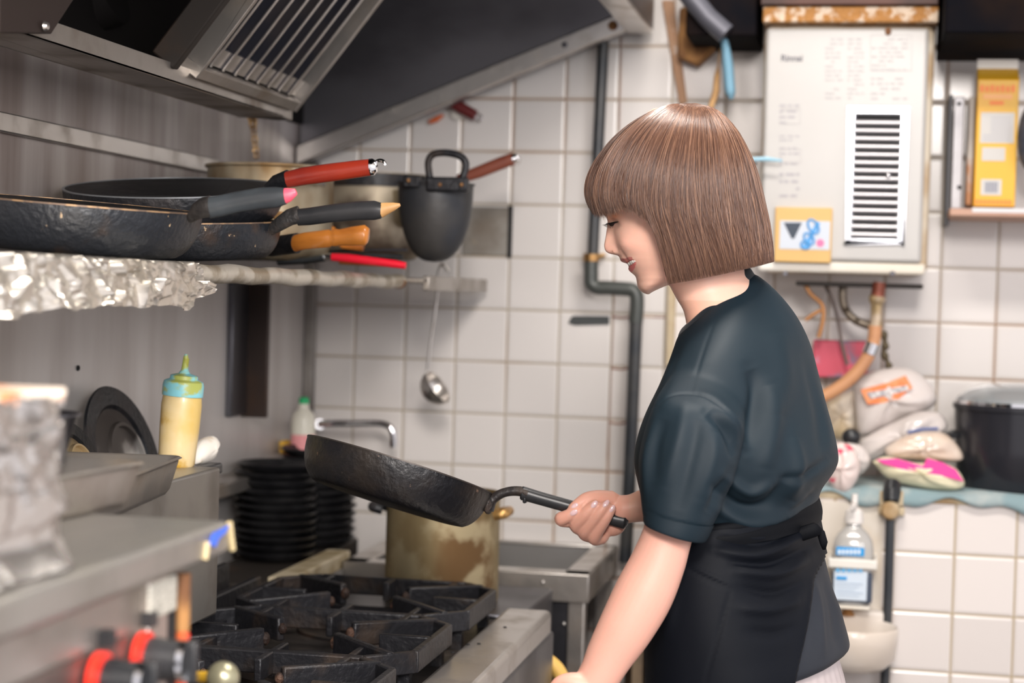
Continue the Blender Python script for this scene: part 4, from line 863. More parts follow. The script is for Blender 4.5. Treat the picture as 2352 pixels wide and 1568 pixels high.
# pipes under the heater
t=thing('mounting_rail','dark metal rail under the water heater','rail',U(1980,652,Y=3.52))
MB().box(U(1828,645,Y=3.50),U(2118,664,Y=3.56)).build('rail_bar',SOOT,t,bevel=.002)
def tb(name,label,cat,P,r,m,Y=3.52,n=14,parent=None):
    c=catmull([tuple(U(x,y,Y=(Y if len(q)==0 else q[0]))) for x,y,*q in P],36)
    rr=r if not callable(r) else [r(i/35) for i in range(36)]
    o=MB().tube([Vector(q) for q in c],rr,n).build(name,m,parent,ang=80)
    return tag(o,label,cat) if parent is None else o
tb('copper_pipe','thin brown copper pipe dropping from the heater next to the woman\'s shoulder','pipe',[(1848,650),(1862,675),(1888,700),(1890,735),(1880,775)],.0045,mat('copper_old',(.42,.20,.08),.5,.5))
tb('copper_pipe','thin brown branch pipe curving behind the woman\'s shoulder','pipe',[(1850,735),(1868,722),(1886,712)],.004,MATS['copper_old'])
tb('gas_cable','thin dark cable hanging between the heater pipes','cable',[(1892,650),(1912,690),(1925,740),(1934,790),(1946,838)],.0032,mat('cable_dark',(.12,.09,.08),.6),Y=3.56)
tb('flexible_hose','dark corrugated metal hose bending towards the brass valve','hose',[(1936,655),(1936,690),(1945,715),(1965,735),(1996,748)],lambda s:.0082+.0014*math.sin(s*120),mat('corrugated',(.16,.13,.10),.4,.6),Y=3.54)
t=thing('valve_assembly','brass valve under the heater joined to an orange insulated hose','valve',U(2010,700,Y=3.5))
MB().tube([U(2020,648,Y=3.5),U(2016,680,Y=3.5)],[.012,.013],12).build('valve_top',mat('valve_red',(.22,.06,.035),.5,.3),t,ang=30)
MB().tube([U(2016,680,Y=3.5),U(2014,690,Y=3.5),U(2013,700,Y=3.5),U(2012,740,Y=3.5),U(2011,750,Y=3.5)],[.016,.016,.011,.011,.014],10).build('valve_body',mat('valve_brass',(.35,.25,.13),.45,.5,(.5,.4,.3),30),t,ang=30)
tb('insulated_hose',None,None,[(2010,748),(2008,775),(2000,805),(1980,840),(1950,872),(1915,897),(1880,915)],.0125,COPPER,Y=3.49,parent=t)
MB().tube([U(2006,788,Y=3.488),U(1996,812,Y=3.488)],.0135,14).build('silver_band',CHROME,t)
tb('gas_cock','dark chained gas cock hanging right of the orange hose','valve',[(2028,760),(2034,790),(2030,810),(2040,835),(2042,852)],lambda s:.006+.002*math.sin(s*25),mat('cock_dark',(.11,.085,.05),.5,.4),Y=3.56)
tag(MB().box(U(1868,780,Y=3.62),U(1992,868,Y=3.66)).build('red_packet',mat('packet_red',(.62,.08,.13),.5,0,(.25,.16,.24),9,(1,1,1),.48,.55,col3=(.65,.35,.48),n3=7,lo3=.54,hi3=.6),bevel=.003),'red and purple packet behind the heater pipes','packet')
# ---------------- right shelf ----------------
SY=3.47
t=thing('wall_shelf','small wall shelf with pinkish wooden edge on a perforated steel bracket at the right','shelf',U(2270,490,Y=3.58))
a=U(2182,478,Y=SY); b=U(2352,506,Y=SY)
MB().box((a.x,SY,b.z+.006),(.55,YB,a.z)).build('board',mat('board_pink',(.50,.30,.22),.6,0,(.38,.22,.15),10),t,bevel=.002)
MB().box((a.x+.04,SY-.001,a.z-.0065),(.55,SY+.02,a.z+.002)).build('board_edge',mat('edge_white',(.62,.60,.60),.4),t)
a=U(2192,222,Y=3.56); b=U(2216,480,Y=3.56)
MB().box((a.x,3.56,b.z),(a.x+.020,3.575,a.z)).build('bracket_plate',mat('bracket_steel',(.42,.41,.42),.45,.6,(.30,.29,.30),7),t,bevel=.002)
MB().box((a.x-.008,3.575,b.z-.03),(a.x-.001,YB,a.z+.005)).build('bracket_arm',mat('bracket_dark',(.06,.06,.065),.5,.3),t)
for y in (238,430): MB().lathe(U(2203,y,Y=3.559),[(0,.001),(.0035,.001),(.004,0)],12,(0,-1,0)).build('bolt_hole',BLK,t)
def carton():
    Y=3.50; A=U(2250,180,Y=Y); B=U(2350,470,Y=Y); x0=U(2236,470,Y=Y).x; x1=U(2331,470,Y=Y).x; z0=U(2250,474,Y=Y).z; z1=U(2250,182,Y=Y).z
    sh=Vector(((U(2247,182,Y=Y).x-x0)*.55,0,0))
    t=thing('juice_carton','bright yellow-orange drink carton with white labels standing on the right shelf','carton',((x0+x1)/2,Y+.04,z0+.001))
    YL=mat('carton_yellow',(.74,.41,.004),.4,0,(.76,.35,.004),3); dpt=.085
    def q(u,z,d=0,y=None): 
        f_=(z-z0)/(z1-z0); return Vector((x0+(x1-x0)*u,(Y if y is None else y)-d,z))+sh*f_
    m=MB(); v=[q(0,z0),q(1,z0),q(1,z0,y=Y+dpt),q(0,z0,y=Y+dpt),q(0,z1),q(1,z1),q(1,z1,y=Y+dpt),q(0,z1,y=Y+dpt),q(0,z1+.026,y=Y+dpt/2),q(1,z1+.026,y=Y+dpt/2)]
    m.add(v,[(0,1,5,4),(1,2,6,5),(2,3,7,6),(3,0,4,7),(0,3,2,1),(4,5,9,8),(6,7,8,9),(5,6,9),(7,4,8)]); m.build('carton_body',YL,t,bevel=.0015)
    m=MB(); m.box(q(0,z1+.024,y=Y+dpt/2-.002),q(1,z1+.042,y=Y+dpt/2+.002)); m.build('top_crimp',mat('crimp_white',(.80,.76,.70),.5),t)
    def dec(u0,u1,f0,f1,name,mt,d=.0012):
        za,zb=z0+(z1-z0)*f0,z0+(z1-z0)*f1; m=MB(); m.prism([q(u0,za,d),q(u1,za,d),q(u1,zb,d),q(u0,zb,d)],(0,d,0)); m.build(name,mt,t,smooth=False)
    wl=mat('label_white',(.56,.54,.51),.5); dec(.10,.92,.50,.74,'white_label',wl); dec(.16,.72,.36,.465,'white_label',wl); dec(.16,.66,.09,.215,'white_label',wl)
    gr=mat('print_greyb',(.42,.42,.46),.5)
    for i in range(7): dec(.34 if i>1 else .16,.84,.525+i*.028,.535+i*.028,'label_print',gr,.0016)
    for i in range(8): dec(.26+i*.040,.26+i*.040+.018+.008*(i%2),.11,.195,'barcode_bar',mat('print_blue',(.14,.16,.24),.5),.0016)
    og=mat('carton_orange',(.85,.20,.015),.45)
    for i in range(7): dec(.06+i*.125,.06+i*.125+.085,.90,.955-.008*(i%2),'orange_lettering',og)
    dec(.14,.84,.845,.885,'orange_band',mat('carton_peach',(.88,.42,.14),.45)); dec(.3,.64,.80,.83,'orange_band',og)
    for i in range(9): dec(.04+i*.10,.04+i*.10+.07,.02,.055,'orange_lettering',og)
carton()
tag(MB().box(U(2226,222,Y=3.60),U(2248,474,Y=3.64)).build('thin_box',mat('thin_box',(.72,.66,.60),.5,0,(.62,.28,.12),6,(1,1,1),.5,.56),bevel=.002),'thin white and orange box between the steel bracket and the yellow carton','box')
tag(MB().ball(U(2372,315,Y=3.46),.034,24,(.8,.6,1.9)).build('dark_bag',mat('bag_dark',(.03,.035,.05),.6,0,(.08,.07,.07),20,bump=.002,bscale=60)),'dark object at the right picture edge beside the yellow carton','bag')
# ---------------- ledge items ----------------
LZ=.952
def cloth():
    V=[];F=[]; xs=np.linspace(-.12,.62,110); prof=[(3.66,0),(3.55,0),(3.45,0),(3.40,.001),(3.392,-.006),(3.389,-.018),(3.388,-.030)]
    for i,x in enumerate(xs):
        k=1+.5*math.sin(x*27)+.35*math.sin(x*61+1)
        for j,(y,dz) in enumerate(prof): V.append((x,y-.002*math.sin(x*45)*(j>3),LZ+.004+dz*k*.6+.002*math.sin(x*37+y*20)+(.002 if j<4 else 0)))
    n=len(prof)
    for i in range(len(xs)-1):
        for j in range(n-1): F.append((i*n+j,(i+1)*n+j,(i+1)*n+j+1,i*n+j+1))
    o=mkobj('counter_cloth',V,F,mat('cloth_teal',(.22,.31,.33),.85,0,(.38,.42,.41),16,(1,1,1),.4,.65,bump=.0008,bscale=200),ang=180,fix=False)
    sm=o.modifiers.new('solid','SOLIDIFY'); sm.thickness=.003
    tag(o,'teal green cloth spread over the tiled ledge under the bags','cloth')
cloth()
def bag(name,label,cat,pts,Y,th,m,seed=1,grp=None):
    """pillow bag from an outline"""
    P=[U(x,y,Y=Y) for x,y in pts]; Q=catmull([tuple(p) for p in P]+[tuple(P[0])],49)[:-1]; Q=[Vector(q) for q in Q]
    c=sum(Q,Vector())/len(Q); n=len(Q); rs=random.Random(seed); t=thing(name,label,cat,Vector((c.x,Y,min(q.z for q in Q))),grp)
    V=[];rows=[0,.25,.5,.7,.85,.95,1.0]
    ph=[rs.uniform(0,6) for _ in range(4)]
    def dome(s,k,sg): 
        a=2*PI*k/n; return sg*th*((1-s**2)**.55)*(1+.10*math.sin(3*a+ph[0])+.08*math.sin(7*a+ph[1]+4*s))
    for sg,rr in ((-1,rows),(1,rows[::-1][1:])):
        for s in rr:
            for k in range(n): V.append(c+(Q[k]-c)*s+Vector((0,dome(s,k,sg),0)))
    F=[];L=len(V)//n
    for i in range(L-1):
        for k in range(n): F.append((i*n+k,i*n+(k+1)%n,(i+1)*n+(k+1)%n,(i+1)*n+k))
    o=mkobj('bag_body',V,F,m,t,ang=80); return t,c
PW=mat('plastic_white',(.66,.60,.57),.22,0,(.50,.45,.42),9,(1,1,1),.45,.65,coat=.5,bump=.002,bscale=30)
t,c=bag('flour_bag','white plastic bag with an orange and red logo standing on the pile beside the hose','bag',[(1958,872),(2010,850),(2085,845),(2135,880),(2150,925),(2100,955),(2030,985),(1975,1000),(1965,940)],3.53,.035,PW,2)
lg=[U(x,y,Y=3.495) for x,y in ((1977,895),(2040,878),(2080,862),(2096,890),(2065,915),(2030,925),(1993,928))]
MB().prism(lg,(0,.004,0)).build('orange_logo',mat('logo_orange',(.80,.20,.05),.4,0,(.80,.30,.12),40),t)
MB().prism([U(x,y,Y=3.493) for x,y in ((1990,902),(2085,884),(2088,896),(2000,916))],(0,.003,0)).build('logo_band',mat('logo_grey',(.66,.62,.60),.4,0,(.35,.33,.35),90,(1,1,1),.5,.6),t)
t,c=bag('plastic_bag','white crumpled plastic bag under the flour bag with a dark blue fold','bag',[(1975,1010),(2040,975),(2110,945),(2160,950),(2175,985),(2120,1010),(2060,1035),(1995,1060),(1975,1045)],3.50,.032,PW,5)
MB().tube([U(2085,993,Y=3.47),U(2120,985,Y=3.468),U(2155,984,Y=3.47)],.0028,8).build('blue_fold',mat('fold_blue',(.10,.14,.32),.5),t)
t,c=bag('plastic_bag','clear plastic bag with pale contents resting on the pink packet, left of the black pot','bag',[(2030,1030),(2080,1000),(2150,990),(2190,1010),(2212,1055),(2150,1060),(2090,1055),(2040,1052)],3.455,.030,mat('plastic_clear',(.72,.60,.50),.16,0,(.60,.46,.36),12,coat=.8),7)
t,c=bag('rice_packet','pale yellow packet with a shiny pink band at the ledge front edge','packet',[(2003,1060),(2035,1048),(2100,1062),(2150,1062),(2195,1075),(2216,1112),(2185,1126),(2110,1118),(2040,1098)],3.425,.026,mat('packet_cream',(.72,.66,.46),.35),9)
MB().prism([U(x,y,Y=3.402) for x,y in ((2012,1055),(2060,1053),(2120,1070),(2130,1052),(2165,1062),(2195,1078),(2214,1106),(2150,1090),(2080,1080),(2030,1066))],(0,.006,0)).build('pink_band',mat('band_pink',(.85,.05,.32),.25,coat=.6),t,bevel=.001)
t,c=bag('seasoning_bag','red and white packet hanging over the ledge next to the woman\'s back','packet',[(1900,1035),(1925,1015),(1955,1025),(1975,1060),(1972,1095),(1950,1128),(1925,1132),(1905,1110),(1890,1070)],3.40,.024,mat('packet_rw',(.72,.60,.56),.3,0,(.78,.05,.12),13,(1,1,1),.50,.54,coat=.4),12)
t,c=bag('paper_bag','beige paper bag behind the flour bag under the hose','bag',[(1900,925),(1935,905),(1962,900),(1968,950),(1960,1000),(1925,1010),(1895,985)],3.57,.03,mat('bag_beige',(.60,.46,.28),.7,0,(.70,.62,.52),12),15)
tag(MB().ball(U(1955,1003,Y=3.46),.016,16,(1.1,.7,1)).build('dark_jar',BLKPL),'small dark round object between the red packet and the white bags','jar')
t,c=bag('plastic_bag','small translucent white bag beside the red and white packet','bag',[(1945,1015),(1980,1025),(2000,1060),(1975,1090),(1950,1070)],3.44,.018,PW,22)
# black rice cooker pot
def cooker():
    Y=3.52; A=U(2190,1000,Y=Y); r=.115; c=Vector((A.x+r,Y,LZ+.008))
    zt=U(2240,925,Y=Y).z; h=zt-c.z
    t=thing('slow_cooker','round black cooker pot with a domed glass lid at the right end of the ledge','cooker',c)
    MB().lathe(c,[(0,0),(r*.86,0),(r*.92,.006),(r*.97,h*.5),(r,h*.93),(r*1.03,h*.94),(r*1.03,h),(r*.97,h),(r*.93,h*.7),(r*.8,.02),(0,.02)],72).build('pot_body',mat('pot_black',(.012,.013,.016),.22,0,(.02,.02,.025),4),t,ang=50)
    MB().lathe(c,[(r*.99,h+.001),(r*.96,h+.012),(r*.8,h+.026),(r*.5,h+.036),(.0,h+.040)],72).build('glass_lid',mat('lid_glass',(.35,.37,.38),.06,.3,spec=.9),t)
    MB().lathe(c,[(r*1.01,h),(r*1.01,h+.006),(r*.96,h+.006),(r*.96,h)],72,closed=True).build('lid_ring',CHROME,t)
    MB().tube([c+Vector((-r*1.0,-.03,h*.62)),c+Vector((-r*1.12,0,h*.60)),c+Vector((-r*1.0,.03,h*.62))],.007,10).build('side_handle',BLKPL,t)
cooker()
# ---------------- lower right: pipe, sanitizer, basin ----------------
t=thing('waste_pipe','black vertical pipe with a pale wall clamp in front of the tiled ledge','pipe',U(2040,1560,Y=3.37))
MB().tube([U(2050,1112,Y=3.385),U(2048,1130,Y=3.37),U(2047,1150,Y=3.365)],[.0155,.0165,.0145],16).build('pipe_bend',BLKPL,t)
MB().tube([U(2046,1150,Y=3.365),U(2040,1360,Y=3.365),U(2030,1620,Y=3.365)],.0085,16).build('pipe_tube',DARKPIPE,t)
MB().lathe(U(2045,1172,Y=3.36),[(0,.010),(.013,.010),(.017,.004),(.017,-.006),(0,-.006)],24,(0,-1,0)).build('clamp',CREAM,t,bevel=.001)
MB().box(U(2018,1163,Y=3.375),U(2077,1182,Y=3.398)).build('clamp_plate',CREAM,t,bevel=.003)
MB().box(U(2021,1128,Y=3.38),U(2036,1160,Y=3.398)).build('clamp_side',CREAM,t,bevel=.002); MB().box(U(2060,1128,Y=3.38),U(2074,1160,Y=3.398)).build('clamp_side',CREAM,t,bevel=.002)
# pale board behind the sanitizer
struct(MB().box(U(1886,1150,Y=3.393),U(2022,1425,Y=3.402)).build('trim_9',mat('board_cream',(.66,.60,.52),.6,0,(.55,.42,.27),6),bevel=.002))
def sani():
    Y=3.335; c=U(1955,1384,Y=Y); t=thing('sanitizer_bottle','clear pump bottle with a blue and white label, held in the wall holder','bottle',c)
    hw=(U(2003,1300,Y=Y)-U(1908,1300,Y=Y)).length/2; z0=c.z; 
    def Z(py): return U(1955,py,Y=Y).z-z0
    def sec(pyl):
        out=[]
        return out
    V=[];F=[];n=32
    rows=[(1384,.80),(1378,.88),(1300,.98),(1260,1.0),(1240,.93),(1225,.75),(1212,.45),(1205,.34),(1196,.34)]
    for py,s in rows:
        for k in range(n):
            a=2*PI*k/n; ca,sa=math.cos(a),math.sin(a); e=(abs(ca)**3.2+abs(sa)**3.2)**(-1/3.2)
            V.append(c+Vector((ca*e*hw*s,sa*e*.028*s,Z(py))))
    for i in range(len(rows)-1):
        for k in range(n): F.append((i*n+k,i*n+(k+1)%n,(i+1)*n+(k+1)%n,(i+1)*n+k))
    F.append(tuple(range(n))); F.append(tuple((len(rows)-1)*n+k for k in range(n)))
    mkobj('bottle_body',V,F,mat('bottle_smoke',(.42,.40,.37),.15,0,(.36,.36,.36),5,coat=.4),t,ang=60)
    # darker liquid in the lower half
    MB().box((c.x-hw*.99,c.y-.0262,z0+.003),(c.x+hw*.99,c.y+.02,z0+Z(1308))).build('liquid',mat('liquid_dark',(.055,.07,.10),.2),t,bevel=.006,seg=4)
    MB().box(U(1916,1309,Y=Y-.029),U(1990,1380,Y=Y-.0255)).build('white_label',mat('label_ice',(.60,.68,.76),.4),t,bevel=.001)
    MB().box(U(1921,1255,Y=Y-.030),U(1985,1277,Y=Y-.027)).build('blue_label',mat('label_blue',(.02,.30,.66),.4),t)
    MB().box(U(1921,1323,Y=Y-.031),U(1945,1331,Y=Y-.029)).build('blue_label',MATS['label_blue'],t)
    for i in range(6): MB().box(U(1925+i*9,1262,Y=Y-.0312),U(1931+i*9,1272,Y=Y-.030)).build('label_lettering',mat('lettering_white',(.7,.78,.85),.4),t,smooth=False)
    for i in range(5): MB().box(U(1920+i*13,1305,Y=Y-.0312),U(1929+i*13,1313,Y=Y-.029)).build('label_lettering',mat('lettering_blue',(.12,.42,.72),.4),t,smooth=False)
    for i in range(5): MB().box(U(1921,1338+i*7,Y=Y-.0305),U(1982-(i%3)*9,1340+i*7,Y=Y-.029)).build('label_lettering',mat('lettering_pale',(.42,.50,.60),.4),t,smooth=False)
    MB().lathe(c+Vector((0,0,Z(1200))),[(0,0),(.0165,0),(.017,.006),(.0150,.022),(.009,.026),(.006,.028),(.0055,.052),(0,.052)],28).build('pump',mat('pump_white',(.74,.70,.66),.35),t,ang=40)
    MB().tube([c+Vector((0,0,Z(1158))),c+Vector((0,-.012,Z(1156))),c+Vector((-.004,-.030,Z(1162)))],.0048,12).build('nozzle',MATS['pump_white'],t)
    h=thing('bottle_holder','white plastic wall holder band around the sanitizer bottle','bottle holder',c)
    MB().box((c.x-hw-.006,c.y-.034,z0+Z(1300)),(c.x+hw+.004,c.y-.0275,z0+Z(1278))).build('front_band',WHITEP,h,bevel=.003,seg=3)
    for s in (-1,1): MB().box((c.x+s*(hw+.004)-.0025,c.y-.03,z0+Z(1300)),(c.x+s*(hw+.004)+.0025,3.395,z0+Z(1278))).build('side_band',WHITEP,h,bevel=.001)
    MB().box((c.x-hw*.9,c.y-.03,z0-.007),(c.x+hw*.9,3.393,z0-.001)).build('base_plate',WHITEP,h,bevel=.002)
    MB().lathe(U(1947,1412,Y=3.36),[(0,.012),(.006,.012),(.013,0),(0,0)],16).build('hanger',RUST,h)
sani()
V=MB(); c=U(1960,1465,Y=3.30)
t=thing('wash_basin','small white rounded wash basin on the wall below the sanitizer','basin',Vector((c.x,c.y,U(1960,1530,Y=3.3).z)))
zt=U(1960,1440,Y=3.30).z; zb=U(1960,1532,Y=3.30).z; cc=Vector((c.x,3.30,zt)); r=.078
MB().lathe(cc,[(0,zb-zt),(r*.7,zb-zt),(r*.94,(zb-zt)*.75),(r,(zb-zt)*.3),(r*1.02,0),(r*.98,.004),(r*.92,0),(r*.8,(zb-zt)*.7),(0,(zb-zt)*.85)],64).build('basin_bowl',mat('ceramic',(.72,.66,.60),.2,0,(.62,.54,.46),5),t,ang=60)
MB().box((cc.x-.05,3.36,zb),(cc.x+.06,3.40,zt+.02)).build('wall_mount',MATS['ceramic'],t,bevel=.006)
# clutter in the dark gap between sink and ledge
tag(MB().tube([(-.42,3.60,0),(-.42,3.60,.74)],.022,18).build('floor_pipe',mat('pipe_brown',(.10,.06,.04),.5,.2,(.2,.13,.07),14)),'brown grimy pipe standing in the dark gap beside the sink','pipe')
tag(MB().box((-.405,3.42,0),(-.385,3.60,.76)).build('gap_board',mat('gap_board',(.16,.11,.075),.7,0,(.28,.2,.12),8)),'grimy brown board in the gap right of the sink','board')
# ================= the woman =================
AP=R(5.5); TT=Vector((math.cos(AP),math.sin(AP),0)); NN=Vector((-math.sin(AP),math.cos(AP),0)); P0=U(1600,700,Y=2.30)
def UP(px,py,d=0):
    dr=CM.to_3x3()@Vector(((px-1176)/FPX,-(py-784)/FPX,-1)); o=Vector((0,0,CAMH)); q=P0+NN*d
    return o+dr*((q-o).dot(NN)/dr.dot(NN))
T_=np.array(TT); N_=np.array(NN); Z_=np.array((0,0,1.))
person=thing('person','smiling woman with brown bob hair, navy T-shirt and black apron, holding up a frying pan','person',Vector((UP(1700,1500).x,2.33,0)))
def ringpts(PL,PR,a,sag=0,d=0,yaw=25,n=96,ex=2.2,th=None):
    A=np.array(UP(*PL,d)); B=np.array(UP(*PR,d)); c=(A+B)/2; E=(B-A)/2; t=E@T_; ez=E[2]; ph=R(yaw); s,cc=math.sin(ph),math.cos(ph)
    a_=min(a,abs(t)/max(s,1e-6)*.92) if s>1e-6 else a
    b=math.sqrt(max(t*t-(a_*s)**2,1e-8))/cc
    if th is None: th=np.linspace(0,2*PI,n,endpoint=False)
    ct,st=np.cos(th),np.sin(th); e=(np.abs(ct)**ex+np.abs(st)**ex)**(-1/ex)
    u=ct*e*b; v=st*e*a
    xT=u*cc-v*s; xN=-u*s-v*cc
    return c+np.outer(xT,T_)+np.outer(xN,N_)+np.outer(ez*xT/t-sag*np.abs(st)**2,Z_)
def interp_rings(rg,m):
    arr=np.array([[*r[0],*r[1],r[2],(r[3] if len(r)>3 else 0),(r[4] if len(r)>4 else 0)] for r in rg],float); return catmull(arr,m)
def loft(rg,m,n=96,yaw=25,d=0,ex=2.2,cap=True):
    R_=interp_rings(rg,m); V=np.concatenate([ringpts((r[0],r[1]),(r[2],r[3]),r[4],r[5],d+r[6],yaw,n,ex) for r in R_]); F=[]
    for i in range(m-1):
        k=np.arange(n); F+=list(zip((i*n+k).tolist(),(i*n+(k+1)%n).tolist(),((i+1)*n+(k+1)%n).tolist(),((i+1)*n+k).tolist()))
    if cap: F.append(tuple(range(n-1,-1,-1))); F.append(tuple((m-1)*n+k for k in range(n)))
    return V,F
# ---- skin: overlapping closed pieces fused by voxel remesh ----
skin=MB()
fr_=[(250,1500),(300,1425),(350,1393),(400,1378),(440,1377),(470,1384),(495,1392),(508,1395.5),(518,1394.5),(526,1393.4),(548,1390),(558,1387.8),(564,1387.2),(571,1388.2),(577,1391),(581,1396),(583.5,1404),(585.5,1415),(588,1421.5),(592,1423.5),(596,1424),(600,1426),(603,1431),(605,1437),(608,1441),(611,1443.5),(613.5,1444.5),(616,1442.8),(619,1443.2),(623,1446),(627,1451),(634,1459.5),(640,1461.5),(647,1462.5),(655,1463.6),(661,1465.5),(668,1471),(672,1477),(674.5,1482),(676,1488)]
ba_=[(250,1500),(300,1425),(350,1393),(400,1378),(440,1377),(470,1385),(495,1395),(508,1401),(526,1407),(548,1410),(564,1413),(577,1417),(588,1422.5),(592,1423.8),(596,1425),(600,1428.5),(605,1433),(613,1440.5),(622,1448.5),(634,1457.5),(647,1462.5),(655,1463.8),(661,1465.5),(668,1471),(672,1477),(674.5,1482),(676,1488)]
wd_=[(250,.028),(300,.060),(350,.072),(400,.077),(450,.0765),(500,.073),(550,.069),(585,.064),(610,.058),(640,.048),(655,.040),(665,.031),(672,.020),(676,.008)]
bk_=[(250,1640),(300,1690),(400,1725),(500,1715),(560,1690),(600,1650),(625,1610),(645,1560),(655,1533),(662,1516),(668,1503),(673,1494),(676,1491)]
def ip(tab,y): a=np.array(tab,float); return float(np.interp(y,a[:,0],a[:,1]))
rows=np.concatenate([np.linspace(250,480,40),np.linspace(484,676,150)]); n=220; HV=[]
thh=np.linspace(0,2*PI,n,endpoint=False)
# denser at the front
thh=PI+ (np.linspace(-1,1,n,endpoint=False)+.35*np.sin(np.linspace(-1,1,n,endpoint=False)*PI)*-1/PI*1)*PI
for y in rows:
    F_=ip(fr_,y); B_=ip(ba_,y); K=ip(bk_,y); w__=ip(wd_,y)
    mid=(B_+K)/2; half=(K-B_)/2
    for a in thh:
        x=mid+half*math.cos(a)*(1 if True else 0); lat=w__*math.sin(a)
        front=max(0,-math.cos(a)); lt=abs(lat)
        s=.0085 if y<540 else .0085+(y-540)/43*.0062 if y<583 else .0147 if y<590 else .019
        x+= (F_-B_)*math.exp(-(lt/s)**2.2)*(front>0)
        # alar groove
        if 556<y<586: x+=3.0*math.exp(-((lt-.0185)/.004)**2)*math.exp(-((y-573)/9)**2)*(front>0)
        # eye socket + upper lid
        x+= (8.5*math.exp(-((lt-.024)/.012)**2-((y-512)/13)**2)-4.5*math.exp(-((lt-.030)/.010)**2-((y-500)/8)**2))*(front>0)
        # cheek apple and smile fold
        g1=math.exp(-((lt-.042)/.016)**2-((y-562)/20)**2); x-=6.5*g1*(front>0); lat+=math.copysign(.0035*g1,lat)
        x+=3.6*math.exp(-((lt-.0285)/.0045)**2-((y-592)/17)**2)*(front>0)
        # mouth corners pulled back, slight opening
        if 596<y<616: x+=3.4*math.exp(-((y-(607-(lt/.025)**2*11))/3.6)**2)*max(0,1-(lt/.029)**4)*(front>0)
        p=np.array(UP(x,y))-N_*lat; HV.append(p)
F=[]
m_=len(rows)
for i in range(m_-1):
    for k in range(n): F.append((i*n+k,i*n+(k+1)%n,(i+1)*n+(k+1)%n,(i+1)*n+k))
F.append(tuple(range(n-1,-1,-1))); F.append(tuple((m_-1)*n+k for k in range(n)))
skin.add(HV,F)
V,F=loft([((1515,585),(1685,545),.050),((1528,630),(1692,585),.052),((1541,660),(1700,605),.054),((1556,688),(1712,622),.055),((1570,712),(1722,634),.058),((1578,745),(1742,655),.066,.004),((1585,790),(1775,700),.085,.01),((1590,840),(1800,760),.10,.02)],40,64,yaw=18,ex=2.1); skin.add(V,F)
TORSO=[((1566,757),(1716,624),.060,.0),((1556,766),(1742,630),.078,.006),((1547,782),(1785,652),.112,.022),((1534,808),(1832,688),.152,.038),((1512,852),(1868,748),.176,.054),((1490,905),(1888,830),.184,.052),((1472,980),(1904,925),.180,.030),((1466,1045),(1919,1005),.168,.01),((1474,1100),(1926,1062),.156,0),((1483,1140),(1912,1092),.148,0),((1492,1175),(1886,1130),.140,0),((1497,1205),(1876,1168),.134,0)]
core=[((a[0]+(b[0]-a[0])*.13,a[1]+(b[1]-a[1])*.13+14),(b[0]-(b[0]-a[0])*.13,b[1]-(b[1]-a[1])*.13+14),c*.74,*r) for a,b,c,*r in TORSO[2:]]
core+= [((1545,1300),(1840,1280),.10),((1550,1420),(1840,1400),.11),((1560,1560),(1840,1540),.115),((1580,1640),(1830,1640),.10)]
V,F=loft(core,50,64); skin.add(V,F)
def limb(pts,n=24,m=30,sx=1.0):
    """pts: (px,py,d,r)"""
    c=catmull([(*UP(x,y,d),r) for x,y,d,r in pts],m); P=[Vector(q[:3]) for q in c]; rr=[float(q[3]) for q in c]
    # rounded ends
    d0=(P[0]-P[1]).normalized(); d1=(P[-1]-P[-2]).normalized()
    P=[P[0]+d0*rr[0]*.95,P[0]+d0*rr[0]*.7]+P+[P[-1]+d1*rr[-1]*.5,P[-1]+d1*rr[-1]*.82,P[-1]+d1*rr[-1]*.97]
    rr=[rr[0]*.25,rr[0]*.7]+rr+[rr[-1]*.86,rr[-1]*.58,rr[-1]*.22]
    skin.tube(P,rr,n,sx=sx)
# near arm
limb([(1640,960,-.10,.032),(1605,1020,-.150,.033),(1560,1140,-.180,.0325),(1535,1222,-.184,.0292),(1512,1290,-.186,.0318),(1478,1365,-.190,.0345),(1438,1440,-.196,.0322),(1403,1500,-.200,.0280),(1378,1548,-.204,.0245),(1352,1590,-.206,.0235)],32,50)
# near hand (mostly below the frame) resting towards the stove knob
for x,y,d,r in ((1338,1600,-.206,.024),(1318,1622,-.204,.022),(1345,1630,-.196,.020)): skin.ball(UP(x,y,d),r,20,(1.0,.8,1))
limb([(1340,1575,-.214,.016),(1312,1568,-.216,.0125),(1288,1572,-.214,.0105),(1270,1590,-.212,.0088)],16,12)
for k,(x,y,d) in enumerate(((1300,1625,-.222),(1302,1640,-.206),(1310,1652,-.190),(1322,1660,-.176))):
    limb([(x+8,y,d,.0115),(x-28,y+14,d,.0100-.0006*k),(x-52+3*k,y+34,d,.0090-.0006*k),(x-58+5*k,y+58,d,.0078-.0006*k)],14,12)
